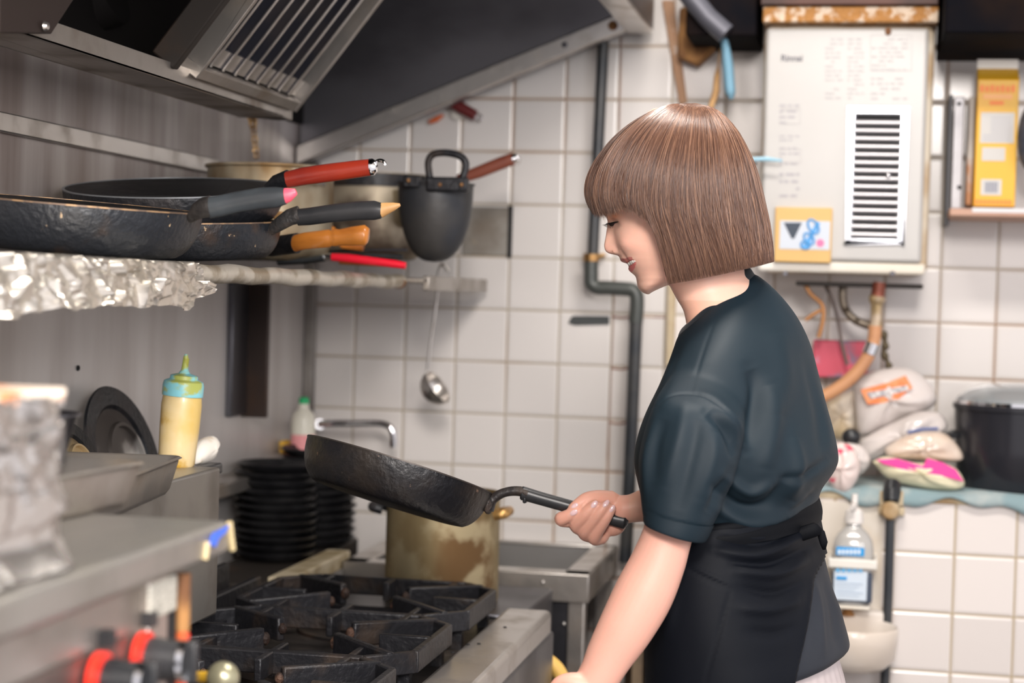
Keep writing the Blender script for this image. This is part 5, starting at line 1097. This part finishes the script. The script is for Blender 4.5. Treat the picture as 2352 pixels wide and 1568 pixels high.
# far arm
DH=.135
limb([(1740,940,.08,.032),(1705,1020,.130,.034),(1670,1080,.165,.037),(1640,1148,.170,.035),(1585,1155,.165,.032),(1530,1158,.156,.0272),(1485,1160,.150,.0228),(1452,1167,.147,.0192),(1430,1170,.146,.0195)],28,40)
for x,y,d,r,sc in ((1414,1166,.012,.0185,(1,.75,1)),(1382,1160,.016,.0165,(1.1,.7,1)),(1356,1182,.017,.0165,(1,.7,1.1)),(1372,1214,.016,.0150,(1.1,.7,1)),(1405,1200,.015,.0185,(1.1,.7,1)),(1350,1214,.014,.0125,(1,.8,1)),(1385,1190,.019,.020,(1.2,.6,1.2))):
    skin.ball(UP(x,y,DH+d),r,20,sc)
FING={'index':[(1352,1180,.014,.0105),(1318,1192,.008,.0108),(1290,1192,-.002,.0102),(1303,1185,-.010,.0088),(1323,1172,-.014,.0072)],
'middle':[(1350,1212,.012,.0110),(1334,1212,.006,.0108),(1325,1202,-.004,.0106),(1346,1180,-.016,.0094),(1366,1159,-.018,.0070)],
'ring':[(1356,1228,.012,.0108),(1344,1224,.004,.0102),(1349,1212,-.006,.0100),(1372,1183,-.018,.0088),(1392,1159,-.019,.0066)],
'pinky':[(1382,1232,.012,.0105),(1366,1236,.004,.0098),(1369,1224,-.005,.0092),(1390,1193,-.016,.0078),(1406,1168,-.017,.0058)],
'thumb':[(1404,1150,.010,.0140),(1374,1146,.002,.0125),(1350,1148,-.004,.0112),(1332,1157,-.009,.0094),(1317,1166,-.011,.0074)]}
for k,P in FING.items(): limb([(x,y,DH+d,r) for x,y,d,r in P],16,18)
# legs & feet (below the frame)
LX=UP(1700,1500)
for s in (-1,1):
    b=np.array(LX)*[1,1,0]+N_*s*.068
    skin.tube([Vector(b)+Vector((0,0,z)) for z in (.80,.70,.5,.42,.3,.12,.07)],[.058,.060,.050,.046,.050,.033,.034],24)
    skin.tube([Vector(b)+Vector((x,0,z)) for x,z in ((.03,.05),(-.02,.055),(-.08,.04),(-.14,.03),(-.17,.025))],[.028,.036,.034,.028,.014],20)
me=bpy.data.meshes.new('b'); me.from_pydata([tuple(v) for v in skin.v],[],skin.f)
tmp=bpy.data.objects.new('b',me); C.objects.link(tmp)
bm=bmesh.new(); bm.from_mesh(me); bmesh.ops.recalc_face_normals(bm,faces=bm.faces); bm.to_mesh(me); bm.free()
md=tmp.modifiers.new('r','REMESH'); md.mode='VOXEL'; md.voxel_size=.0016; md.use_smooth_shade=True
sm=tmp.modifiers.new('s','SMOOTH'); sm.factor=.5; sm.iterations=3
dg=bpy.context.evaluated_depsgraph_get(); me2=bpy.data.meshes.new_from_object(tmp.evaluated_get(dg)); bpy.data.objects.remove(tmp)
nv=len(me2.vertices); co_=np.empty(nv*3); me2.vertices.foreach_get('co',co_); co_=co_.reshape(-1,3)
bvh=BVHTree.FromPolygons([tuple(v) for v in co_],[tuple(p.vertices) for p in me2.polygons])
def hit(px,py,off=.0):
    dr=(CM.to_3x3()@Vector(((px-1176)/FPX,-(py-784)/FPX,-1))).normalized(); o=Vector((0,0,CAMH))
    l,nr,i,ds=bvh.ray_cast(o,dr)
    if l is None: l=UP(px,py); nr=-dr
    return l+nr*off,nr
# skin colour
def inpoly(px,py,P):
    r=np.zeros(len(px),bool); j=len(P)-1
    for i in range(len(P)):
        xi,yi=P[i];xj,yj=P[j]
        c=((yi>py)!=(yj>py))&(px<(xj-xi)*(py-yi)/(yj-yi+1e-9)+xi); r^=c; j=i
    return r
lat=(co_-np.array(P0))@N_; flat=co_-np.outer(lat,N_); fx,fy=PXY(flat); px_,py_=PXY(co_)
col=np.tile(np.array([.74,.42,.31]),(nv,1))
def blend(mask,c,k=1.): 
    global col
    m=(mask*k)[:,None]; col=col*(1-m)+np.array(c)*m
def gs(x0,y0,sx,sy,ang=0):
    dx,dy=fx-x0,fy-y0; c,s=math.cos(R(ang)),math.sin(R(ang)); u=(dx*c+dy*s)/sx; v=(-dx*s+dy*c)/sy; return np.exp(-(u*u+v*v))
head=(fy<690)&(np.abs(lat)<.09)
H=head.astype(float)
blend(H,(.86,.53,.42),.55)  # head lightened in colour to make up for weak light on the face
blend(gs(1408,498,18,9)*H,(.78,.26,.10),.75)       # orange eye shadow
blend(gs(1450,562,28,20)*H,(.86,.40,.31),.35)      # blush
blend(gs(1395,570,10,12)*H,(.80,.36,.28),.3)
def soft(P,c,k): 
    m=inpoly(fx,fy,P)&head&(np.abs(lat)<.042); blend(m.astype(float),c,k)
UL=[(1421,593.5),(1430,594),(1437,594.5),(1446,591),(1455,592),(1462,596),(1463,600),(1455,598.5),(1449,599.5),(1440,604),(1434,608),(1428,604),(1420,599)]
LLp=[(1439,619),(1444,611),(1453,606.5),(1462,600),(1464,603),(1461,612),(1457,619),(1452,625),(1447,628),(1440,623)]
MO=[(1434,606.5),(1440,602.5),(1449,598.5),(1456,597.5),(1462,600),(1455,607),(1446,612),(1440,616)]
soft(UL,(.55,.17,.15),.9); soft(LLp,(.74,.19,.18),.95); soft(MO,(.30,.05,.04),.9)
ns=(fx-1412)**2/49+(fy-578)**2/9; blend(np.exp(-ns)*H*(np.abs(lat)<.013),(.22,.05,.03),.9)
# near arm cooler pink, fingers pinker
hands=(lat>.08)&(px_>1260)&(px_<1445)&(py_>1120); blend(hands.astype(float),(.78,.37,.29),.45)
blend(((lat<-.12)&(py_>1150)).astype(float),(.64,.34,.27),.75)
blend(np.exp(-((px_-1530)/16)**2-((py_-1302)/10)**2)*(lat<-.1),(.80,.36,.28),.4)
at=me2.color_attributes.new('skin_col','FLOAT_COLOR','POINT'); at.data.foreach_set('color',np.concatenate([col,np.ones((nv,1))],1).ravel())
off=np.array(wloc(person)); me2.vertices.foreach_set('co',(co_-off).ravel()); me2.update()
SKIN=mat('skin',(.8,.5,.37),.42,0,sss=.25,spec=.42,bump=.00012,bscale=900)
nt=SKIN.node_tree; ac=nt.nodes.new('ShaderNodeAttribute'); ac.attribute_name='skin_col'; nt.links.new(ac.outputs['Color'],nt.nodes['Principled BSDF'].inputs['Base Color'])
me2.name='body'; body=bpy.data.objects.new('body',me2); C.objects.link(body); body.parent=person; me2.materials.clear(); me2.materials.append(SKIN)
# nails
NAIL=mat('nail_polish',(.80,.55,.56),.12,0,coat=.8)
for (x,y,L,W,ang) in ((1318,1177,10,6.2,-28),(1320,1161,9.5,5.5,-35),(1365,1158,10,6,-48),(1392,1156,10.5,5.6,-50),(1406,1168,9.5,5,-58)):
    c,nr=hit(x,y,-.0004); a,_=hit(x+3*math.cos(R(ang)),y+3*math.sin(R(ang))); e=(a-c); e=(e-nr*e.dot(nr)).normalized(); f_=nr.cross(e)
    M_=Matrix((e,f_,nr)).transposed(); MB().ball(c,.00058,18,(L,W,2.4),rot=M_).build('fingernail',NAIL,body)
# teeth
TE=mat('teeth',(.95,.90,.82),.2,0,coat=.4)
up_=catmull([(1440.6,604.6),(1444,601.6),(1449,598.6),(1454.5,597.4),(1459.5,598.6)],25); lo_=catmull([(1444.2,610.4),(1448.6,608.4),(1453,605.6),(1457,602.8),(1460.2,600)],25)
V=[];F=[]
for i in range(25):
    q=(i/24*4)%1; gap=.00045*math.exp(-((min(q,1-q))/.10)**2)
    for j in range(7):
        t=j/6; x,y=up_[i]*(1-t)+lo_[i]*t; c_,_n=hit(x,y); V.append(c_+_n*(.0000+.0006*math.sin(PI*min(max(t,.06),.94))-gap))
for i in range(24):
    for j in range(6): F.append((i*7+j,(i+1)*7+j,(i+1)*7+j+1,i*7+j+1))
mkobj('teeth',V,F,TE,body,ang=180)
# eye: dark lash line, sliver of eye, lashes, brow hidden by the fringe
EY=mat('eye_dark',(.035,.018,.012),.15,0,coat=.6); LASH=mat('lash',(.012,.008,.008),.5)
e=[hit(x,y,.0004)[0] for x,y in ((1397.5,513),(1402,513.5),(1407,513),(1412,511),(1418,509.5),(1421,509))]
MB().tube(e,[.0006,.0013,.0016,.0013,.0008,.0003],8).build('eyelash_line',LASH,body)
e=[hit(x,y,.0001)[0] for x,y in ((1400,516),(1404,517),(1408,516),(1411,514))]
MB().tube(e,[.0006,.0016,.0016,.0006],10).build('eye',EY,body)
for sd_ in (-1,):
    lm=MB()
    for i,(x,y) in enumerate(((1397,513),(1398.5,513.5),(1400,514),(1402,514),(1404,514.5),(1406,514.5),(1408,514),(1410.5,513))):
        b=hit(x,y,.0004)[0]; k=i/7
        tip=b-TT*(.0075-.0062*k)+Vector((0,0,-.0020-.0045*k))-NN*(.001+.004*k); mdp=(b+tip)/2+Vector((0,0,-.0016))-TT*.0008
        lm.tube([b,mdp,tip],[.00034,.00026,.0001],5)
    # far lashes peeking past the bridge
    for i in range(4):
        b=UP(1396+i*.6,511.5+i*1.2,.004); tip=b-TT*(.0062-.001*i)+Vector((0,0,-.0022-.0006*i)); lm.tube([b,(b+tip)/2+Vector((0,0,-.0012)),tip],[.0003,.00026,.0001],5)
    lm.build('eyelashes',LASH,body)
# ---- hair ----
HR=[((1570,240),(1600,238),.010),((1522,247),(1650,257),.048),((1464,277),(1690,300),.073),((1416,316),(1717,352),.088),((1380,362),(1735,405),.096),((1358,405),(1747,460),.100),((1350,445),(1758,510),.101),((1357,482),(1765,550),.101),((1385,560),(1770,582),.099),((1420,668),(1773,602),.094,.005)]
HRa=np.array([[*r[0],*r[1],r[2],(r[3] if len(r)>3 else 0)] for r in HR],float)
NU=91; HG=catmull(HRa,NU); A_=np.array([UP(r[0],r[1]) for r in HG]); B_=np.array([UP(r[2],r[3]) for r in HG])
hc=(A_+B_)/2; hE=(B_-A_)/2; hw=HG[:,4]; hs=HG[:,5]
def hair_pt(u,th,k=1.):
    """u in 0..9 array, th array -> points"""
    i=np.clip(u,0,9)*10; i0=np.minimum(i.astype(int),NU-2); f=(i-i0)[:,None]
    c=hc[i0]*(1-f)+hc[i0+1]*f; E=hE[i0]*(1-f)+hE[i0+1]*f; w_=(hw[i0]*(1-f[:,0])+hw[i0+1]*f[:,0]); s=(hs[i0]*(1-f[:,0])+hs[i0+1]*f[:,0])
    ct,st=np.cos(th),np.sin(th); ex=2.25; e=(np.abs(ct)**ex+np.abs(st)**ex)**(-1/ex)
    fl=c+E*(ct*e*k)[:,None]-np.outer(s*st*st,Z_)
    return fl-np.outer(w_*st*e*k,N_),fl
OPEN=[(1250,470),(1352,470),(1366,486),(1380,494),(1394,495),(1415,488),(1440,482),(1462,490),(1482,503),(1497,520),(1506,545),(1514,566),(1518,600),(1520,720),(1250,720)]
HAIRM=bpy.data.materials.new('hair_brown'); HAIRM.use_nodes=True; nt=HAIRM.node_tree; b=nt.nodes['Principled BSDF']
gi=nt.nodes.new('ShaderNodeNewGeometry'); cr=nt.nodes.new('ShaderNodeValToRGB'); el=cr.color_ramp.elements
el[0].position=0; el[0].color=(.060,.027,.018,1); el[1].position=1; el[1].color=(.27,.145,.090,1); q=el.new(.6); q.color=(.130,.062,.038,1)
nt.links.new(gi.outputs['Random Per Island'],cr.inputs[0]); nt.links.new(cr.outputs[0],b.inputs['Base Color']); b.inputs['Roughness'].default_value=.29; b.inputs['Specular IOR Level'].default_value=.8
# inner shell
ths=np.linspace(0,2*PI,161)[:-1]; us=np.linspace(0,8.8,100); V=[]; fl_=[]
for u in us:
    p,f=hair_pt(np.full(160,u),ths,.965 if u>.3 else .9); p=p-np.array([0,0,.003*(u<3)]); V.append(p); fl_.append(f)
V=np.concatenate(V); fl_=np.concatenate(fl_); sx,sy=PXY(fl_); op=inpoly(sx-7,sy,OPEN); F=[]
for i in range(99):
    for k in range(160):
        q=(i*160+k,i*160+(k+1)%160,(i+1)*160+(k+1)%160,(i+1)*160+k)
        if not any(op[j] for j in q): F.append(q)
hair=bpy.data.objects.new('hair',None)
shell=mkobj('hair',V,F,mat('hair_under',(.10,.047,.03),.5,0,(.17,.085,.055),300,(1,1,.03),.4,.6),person,ang=180)
# strands
def strands():
    NS=13500; K=22; rs=np.random.RandomState(21); nc=420
    ct=rs.uniform(0,2*PI,nc); cl=rs.randint(0,nc,NS)
    side=rs.rand(NS)<.72
    ctm=np.where(rs.rand(nc)<.74,rs.uniform(-.25,PI+.25,nc),ct)
    th0=ctm[cl]+rs.normal(0,.035,NS); lift_c=rs.normal(0,.010,nc)[cl]; cv=rs.normal(0,.05,nc)[cl]; cv2=rs.normal(0,.03,NS)
    u0=np.abs(rs.normal(0,.9,NS)).clip(.0,4.5); more=rs.rand(NS)<.35; u0[more]=rs.uniform(.5,6,more.sum()); u1=9.08-np.abs(rs.normal(0,.16,NS))
    V=[];F=[];nvt=0; ph=rs.uniform(0,6.28,NS)
    for j in range(NS):
        s=np.linspace(0,1,K); u=u0[j]+(u1[j]-u0[j])*s; fly=rs.rand()<.03
        th=th0[j]+cv[j]*s*s+cv2[j]*s+.010*np.sin(ph[j]+s*7)+(.05*np.sin(ph[j]*2+s*4)*s if fly else 0)
        k=1+lift_c[j]+rs.normal(0,.006)+(.03*np.sin(s*3) if fly else 0)
        # bangs bend: fringe strands curve a little
        p,f=hair_pt(u,th,k); sx,sy=PXY(f); o_=inpoly(sx,sy+rs.normal(0,3.5)+abs(rs.normal(0,5))*(rs.rand()<.5),OPEN)
        if o_.any():
            e=int(np.argmax(o_)); 
            if e<4: continue
            s2=np.linspace(0,(e-.5)/(K-1),K); u=u0[j]+(u1[j]-u0[j])*s2
            th=th0[j]+cv[j]*s2*s2+cv2[j]*s2+.010*np.sin(ph[j]+s2*7)
            p,f=hair_pt(u,th,k)
        hh=(ph[j]*97)%1
        r=(.00026+.00014*hh)*np.concatenate([[.5],np.ones(K-5),[.9,.75,.5,.2]])
        d=np.gradient(p,axis=0); d/=np.linalg.norm(d,axis=1)[:,None]+1e-9
        a=np.cross(d,[0.12,1,0.05]); a/=np.linalg.norm(a,axis=1)[:,None]+1e-9; b_=np.cross(d,a)
        ring=np.stack([p+a*r[:,None],p+(-.5*a+.866*b_)*r[:,None],p+(-.5*a-.866*b_)*r[:,None]],1).reshape(-1,3)
        V.append(ring); i=np.arange(K-1)*3+nvt
        for q in range(3):
            F.append(np.stack([i+q,i+(q+1)%3,i+3+(q+1)%3,i+3+q],1))
        nvt+=K*3
    V=np.concatenate(V)-np.array(wloc(shell)); F=np.concatenate(F).astype(np.int32)
    me=bpy.data.meshes.new('hair_strands'); me.vertices.add(len(V)); me.vertices.foreach_set('co',V.ravel()); nf=len(F)
    me.loops.add(nf*4); me.loops.foreach_set('vertex_index',F.ravel()); me.polygons.add(nf); me.polygons.foreach_set('loop_start',np.arange(nf)*4); me.polygons.foreach_set('loop_total',np.full(nf,4)); me.update(calc_edges=True)
    me.shade_smooth(); me.materials.append(HAIRM); o=bpy.data.objects.new('hair_strands',me); C.objects.link(o); o.parent=shell; o['kind']='stuff'
strands()
bpy.data.objects.remove(hair)
# ---- clothes ----
def fold(V,lines,facing=True,thk=None):
    """press creases/ridges into cloth: lines=[(pts,sigma px,amp m)]"""
    V=np.array(V); x,y=PXY(V); lt=(V-np.array(P0))@N_
    out=np.zeros(len(V))
    for P,sg,am in lines:
        c=catmull([(*p,) for p in P],24) if len(P)>2 else np.linspace(P[0],P[1],24); best=np.full(len(V),1e9); bi=np.zeros(len(V))
        for i in range(len(c)-1):
            a,b=c[i],c[i+1]; ab=b-a; t=np.clip(((x-a[0])*ab[0]+(y-a[1])*ab[1])/(ab@ab+1e-9),0,1); d=np.hypot(x-a[0]-t*ab[0],y-a[1]-t*ab[1]); m=d<best; best[m]=d[m]; bi[m]=(i+t[m])/(len(c)-1)
        out+=am*np.exp(-(best/sg)**2)*np.sin(np.clip(bi,0.02,.98)*PI)**.5
    return out
def cloth_obj(name,V,F,m,lines=[],noise=.0009,nsc=12,lab=None,thick=0,amp=1.15):
    V=np.array(V); mid=V.mean(0)
    me=bpy.data.meshes.new('t'); me.from_pydata([tuple(v) for v in V],[],F); bm=bmesh.new(); bm.from_mesh(me); bmesh.ops.recalc_face_normals(bm,faces=bm.faces); bm.normal_update(); Nn=np.array([tuple(v.normal) for v in bm.verts]); bm.free(); bpy.data.meshes.remove(me)
    if ((V-mid)*Nn).sum()<0: Nn=-Nn
    f=fold(V,lines)*np.clip(-(Nn@N_)*1.6+.1,0,1)
    from mathutils import noise as mn
    ns=np.array([mn.noise(Vector((v[0]*nsc,v[1]*nsc,v[2]*nsc*.5)))+.5*mn.noise(Vector((v[0]*nsc*2.3,v[1]*nsc*2.3,v[2]*nsc*1.1))) for v in V])*noise
    V=V+Nn*(f*amp+ns)[:,None]
    o=mkobj(name,[tuple(v) for v in V],F,m,person,ang=180)
    if thick: s=o.modifiers.new('solid','SOLIDIFY'); s.thickness=thick; s.offset=-1
    return o
def clothmat(name,c1,c2,rough=.62,sheen=.4,sp=.30):
    return mat(name,c1,rough,0,c2,3,(1,1,.6),.4,.7,bump=.00015,bscale=1400,sheen=sheen,spec=sp)
NAVY=clothmat('navy_cloth',(.0065,.015,.022),(.008,.018,.027),.58,.0)
BLACKC=clothmat('apron_cloth',(.0032,.0042,.007),(.004,.0052,.0085),.58,.0,.14)
V,F=loft(TORSO,110,200,cap=False)
FT=[([(1642,735),(1618,800),(1596,870),(1590,905)],4,-.0009),
([(1600,900),(1650,925),(1700,985),(1712,1045)],13,.0052),([(1625,945),(1672,990),(1692,1050)],14,-.009),
([(1722,845),(1738,895),(1732,960),(1714,1030)],17,-.010),([(1765,880),(1775,980),(1760,1080)],20,.006),
([(1640,1120),(1700,1165),(1760,1160),(1805,1105)],13,-.008),([(1660,1090),(1720,1130),(1775,1110)],12,.006),
([(1640,1165),(1720,1200),(1800,1185),(1860,1130)],14,.007),([(1820,1000),(1835,1080),(1815,1150)],16,.006),([(1850,820),(1878,930),(1890,1040)],12,-.005),([(1868,860),(1898,960),(1912,1040)],9,.004),
([(1795,1100),(1850,1090),(1905,1050)],10,-.005),([(1560,790),(1535,850),(1505,930)],12,-.004),([(1790,760),(1800,860),(1790,960)],26,.005),([(1680,1080),(1650,1140),(1625,1180)],12,-.006),
([(1880,1120),(1850,1150),(1800,1180)],8,-.005)]
SL=[((1625,818),(1655,822),.008,0,-.066),((1578,834),(1668,852),.028,0,-.088),((1548,856),(1686,888),.044,0,-.112),((1524,884),(1702,924),.053,0,-.136),((1506,915),(1712,960),.058,0,-.160),((1482,985),(1706,1022),.058,0,-.174),((1468,1050),(1692,1082),.056,0,-.181),((1469,1110),(1668,1142),.0535,0,-.184),((1474,1160),(1644,1196),.051,0,-.186),((1477,1190),(1628,1226),.050,0,-.187),((1480,1198),(1622,1240),.0495,0,-.187)]
FS=[([(1575,925),(1560,1000),(1525,1120)],16,.0030),([(1530,960),(1508,1020),(1500,1110)],14,-.003),([(1605,960),(1590,1040),(1555,1180)],18,-.0035),([(1640,990),(1640,1050),(1610,1150)],16,.003),([(1505,960),(1482,1050),(1482,1140)],9,.003),
([(1500,935),(1540,908),(1592,904),(1640,925),(1690,975),(1706,1030)],3.0,-.0020),([(1480,1172),(1540,1196),(1636,1214)],3.2,-.0018)]
sm_=MB(); sv,sf=loft(TORSO,80,120); sm_.add(sv,sf); sv,sf=loft(SL,60,80,yaw=10); sm_.add(sv,sf)
FSL=[((1680,800),(1790,800),.045,0,.08),((1650,880),(1780,880),.052,0,.13),((1625,1000),(1765,1000),.052,0,.155),((1610,1090),(1740,1090),.050,0,.168),((1600,1125),(1730,1125),.048,0,.170)]
sv,sf=loft(FSL,40,60,yaw=10); sm_.add(sv,sf)
me=bpy.data.meshes.new('b'); me.from_pydata([tuple(v) for v in sm_.v],[],sm_.f); tmp=bpy.data.objects.new('b',me); C.objects.link(tmp)
bm=bmesh.new(); bm.from_mesh(me); bmesh.ops.recalc_face_normals(bm,faces=bm.faces); bm.to_mesh(me); bm.free()
md=tmp.modifiers.new('r','REMESH'); md.mode='VOXEL'; md.voxel_size=.0026
q=tmp.modifiers.new('s','SMOOTH'); q.factor=.6; q.iterations=60
me3=bpy.data.meshes.new_from_object(tmp.evaluated_get(bpy.context.evaluated_depsgraph_get())); bpy.data.objects.remove(tmp)
V=np.empty(len(me3.vertices)*3); me3.vertices.foreach_get('co',V); V=V.reshape(-1,3); F=[tuple(p.vertices) for p in me3.polygons]
shirt=cloth_obj('t_shirt',V,F,NAVY,FT+FS)
# sleeve end hem band
V,F=loft([((1479,1170),(1641,1205),.0515,0,-.1865),((1478,1190),(1630,1228),.0512,0,-.187),((1481,1200),(1621,1243),.0505,0,-.187),((1485,1202),(1615,1243),.0470,0,-.187)],14,140,cap=False,yaw=10)
hem=cloth_obj('sleeve_hem',V,F,NAVY,[],noise=.0006); hem.parent=shirt
# collar rib
V,F=loft([((1578,752),(1708,622),.0545,0),((1574,748),(1714,615),.0575,0),((1568,751),(1722,617),.0610,0),((1562,760),(1731,628),.0670,.002),((1560,766),(1738,637),.072,.005),((1562,769),(1738,640),.070,.006)],30,140,cap=False)
cl=cloth_obj('collar',V,F,clothmat('navy_rib',(.006,.011,.016),(.008,.013,.019),.55,.1),[],noise=.0005); cl.parent=shirt
# shirt tail below the apron ties
TAIL=[((1500,1215),(1870,1180),.136),((1500,1260),(1884,1230),.141),((1500,1320),(1897,1300),.150),((1502,1390),(1916,1370),.156),((1505,1450),(1936,1430),.160),((1508,1520),(1952,1488),.162),((1510,1568),(1948,1502),.160,-.004)]
V,F=loft(TAIL,50,180,cap=False)
FTl=[([(1868,1330),(1880,1400),(1890,1500)],9,.006),([(1893,1330),(1915,1400),(1925,1480)],9,-.008),([(1850,1420),(1845,1500)],9,-.005),([(1905,1350),(1935,1420)],8,.005)]
tail=cloth_obj('shirt_tail',V,F,clothmat('tail_cloth',(.020,.023,.030),(.026,.029,.036),.6,.0,.2),FTl,thick=.002); tail.parent=shirt
# apron
APR=[((1492,1196),(1882,1160),.145),((1494,1240),(1893,1206),.153),((1492,1300),(1908,1270),.165),((1490,1380),(1928,1350),.173),((1490,1470),(1950,1440),.178),((1492,1568),(1962,1540),.180),((1496,1700),(1895,1680),.174),((1500,1900),(1890,1890),.176)]
V,F=loft(APR,90,220,cap=False)
X_,Y_=PXY(V); lt=(V-np.array(P0))@N_
EDGE=np.interp(Y_,[1150,1245,1330,1420,1568,1700,1900],[1925,1915,1872,1858,1828,1800,1770])
flt=V-np.outer(lt,N_); fxx,_=PXY(flt)
# near side: keep left of the edge line ; far side mirrored
keep=np.where(lt<.02,X_<EDGE,fxx<EDGE-40)
for i in range(90):
    for k_ in range(220):
        a=i*220+k_; b2=i*220+(k_+1)%220
        if lt[a]<.0 and lt[b2]<.0 and (X_[a]<EDGE[a])!=(X_[b2]<EDGE[b2]) and abs(X_[a]-EDGE[a])<40:
            ins,outi=(a,b2) if X_[a]<EDGE[a] else (b2,a); da=EDGE[ins]-X_[ins]; db=X_[outi]-EDGE[outi]; w2=da/(da+db+1e-9)
            V[outi]=V[ins]*(1-w2)+V[outi]*w2; keep[outi]=True; break
F=[f for f in F if all(keep[i] for i in f)]
used=sorted({i for f in F for i in f}); mp={j:i for i,j in enumerate(used)}; V=V[used]; F=[tuple(mp[i] for i in f) for f in F]
FA=[([(1640,1262),(1740,1275),(1850,1225)],11,.006),([(1650,1235),(1760,1248),(1860,1200)],8,-.005),([(1690,1310),(1780,1318),(1862,1280)],12,.0065),([(1680,1290),(1770,1294),(1868,1252)],8,-.005),([(1700,1350),(1780,1362),(1850,1335)],10,-.005),([(1700,1395),(1770,1400),(1840,1378)],12,.0055),([(1720,1450),(1780,1455),(1830,1440)],12,-.004),([(1560,1250),(1540,1330),(1530,1450)],16,.005),
([(1580,1306),(1630,1330),(1680,1352)],2.6,-.0022),([(1680,1350),(1655,1440),(1618,1568)],2.6,-.0022),([(1586,1300),(1634,1323),(1684,1345)],3,.0016),
([(1866,1335),(1850,1440),(1822,1568)],4,.002)]
apr=cloth_obj('apron',V,F,BLACKC,FA,thick=.0025)
# apron waistband / ties
V,F=loft([((1494,1188),(1876,1146),.1400),((1489,1196),(1882,1152),.1445),((1489,1222),(1889,1178),.147),((1493,1236),(1888,1200),.145)],16,200,cap=False)
FB=[([(1500,1215),(1680,1222),(1880,1170)],4,-.003),([(1760,1240),(1830,1232),(1885,1205)],5,.003)]
wb_=cloth_obj('waist_tie',V,F,clothmat('tie_cloth',(.003,.0035,.005),(.004,.005,.007),.65,.0,.12),FB); wb_.parent=apr
k=MB()
kp=[UP(x,y,-.06) for x,y in ((1800,1226),(1840,1226),(1872,1216),(1886,1220))]
k.tube(kp,[.003,.009,.009,.004],12,sx=.6); k.tube([UP(x,y,-.05) for x,y in ((1872,1206),(1886,1224),(1892,1246),(1893,1262))],[.003,.005,.005,.002],12,sx=.4)
ko=k.build('tie_knot',MATS['tie_cloth'],apr,ang=180)
# pleated skirt
th=np.linspace(0,2*PI,240,endpoint=False); rr=[]
SK=[((1520,1300),(1880,1290),.13),((1512,1460),(1905,1450),.148),((1508,1540),(1925,1520),.155),((1500,1650),(1950,1640),.165),((1490,2000),(1985,1990),.185),((1480,2600),(2010,2590),.20)]
V,F=loft(SK,40,240,cap=False)
c0=V.reshape(40,240,3); cc=c0.mean(1,keepdims=True); pl=1+.022*np.abs(np.sin(th*26))[None,:,None]*np.linspace(0,1,40)[:,None,None]; V=(cc+(c0-cc)*pl*np.array([1,1,0])+(c0-cc)*np.array([0,0,1])*1).reshape(-1,3)
cloth_obj('pleated_skirt',V,F,mat('skirt_pale',(.62,.54,.53),.75,0,(.55,.47,.46),8),[],noise=.001)
# shoes
for s in (-1,1):
    b=np.array(LX)*[1,1,0]+N_*s*.068; b=Vector(b)
    m=MB(); m.tube([b+Vector((x,0,z)) for x,z in ((.065,.034),(.04,.040),(-.02,.048),(-.09,.044),(-.15,.034),(-.195,.024))],[.026,.040,.047,.044,.038,.018],24,sx=1); 
    m.v=[(x,y,max(z,.001)) for x,y,z in m.v]; m.build('shoe',BLKPL,person)
# ---- held pan ----
A=UP(709,1003,DH); B=UP(1130,1134,DH); c,e1,n,Rr=fr3(A,B,0,0); n=Matrix.Rotation(R(-3.2),3,e1)@n
pt=pan('frying_pan','deep black iron frying pan tilted in the air, held by the woman','frying pan',c,e1,n,Rr,Rr*.74,.056,mat('rim_dark',(.06,.05,.045),.45,.5),mat('pan_held',(.008,.008,.010),.40,.1,(.022,.017,.014),12,(1,1,1),.45,.7,bump=.0016,bscale=110,col3=(.16,.10,.07),n3=120,lo3=.70,hi3=.74),PANB)
hp=[(1118,1160,0),(1132,1146,0),(1150,1134,0),(1172,1128,0),(1195,1128,0),(1212,1134,0)]
MB().tube([Vector(q) for q in catmull([tuple(UP(x,y,DH+d)) for x,y,d in hp],20)],list(np.interp(np.linspace(0,1,20),[0,.2,.5,1],[.013,.0068,.0062,.0072])),14,sx=1.1).build('handle_neck',IRON,pt,ang=80)
hp=[(1196,1132,0),(1206,1134,0),(1240,1144,0),(1290,1158,0),(1340,1172,0),(1400,1190,0),(1430,1197,0),(1443,1199,0)]
h=MB().tube([Vector(q) for q in catmull([tuple(UP(x,y,DH+d)) for x,y,d in hp],30)],list(np.interp(np.linspace(0,1,30),[0,.05,.3,.7,.9,1],[.0075,.0096,.0090,.0088,.0098,.0035])),16,sx=.8).build('handle_grip',BLKPL,pt,ang=80)
MB().box(UP(1200,1140,DH-.006),UP(1212,1154,DH+.006)).build('grip_collar',BLKPL,pt,bevel=.002)
m=MB(); m.ball(UP(1122,1158,DH-.002),.009,14,(.8,1.5,1.5)); m.build('handle_bracket',mat('weld_crust',(.03,.028,.028),.5,.3,(.08,.06,.05),60,bump=.003,bscale=160),pt)
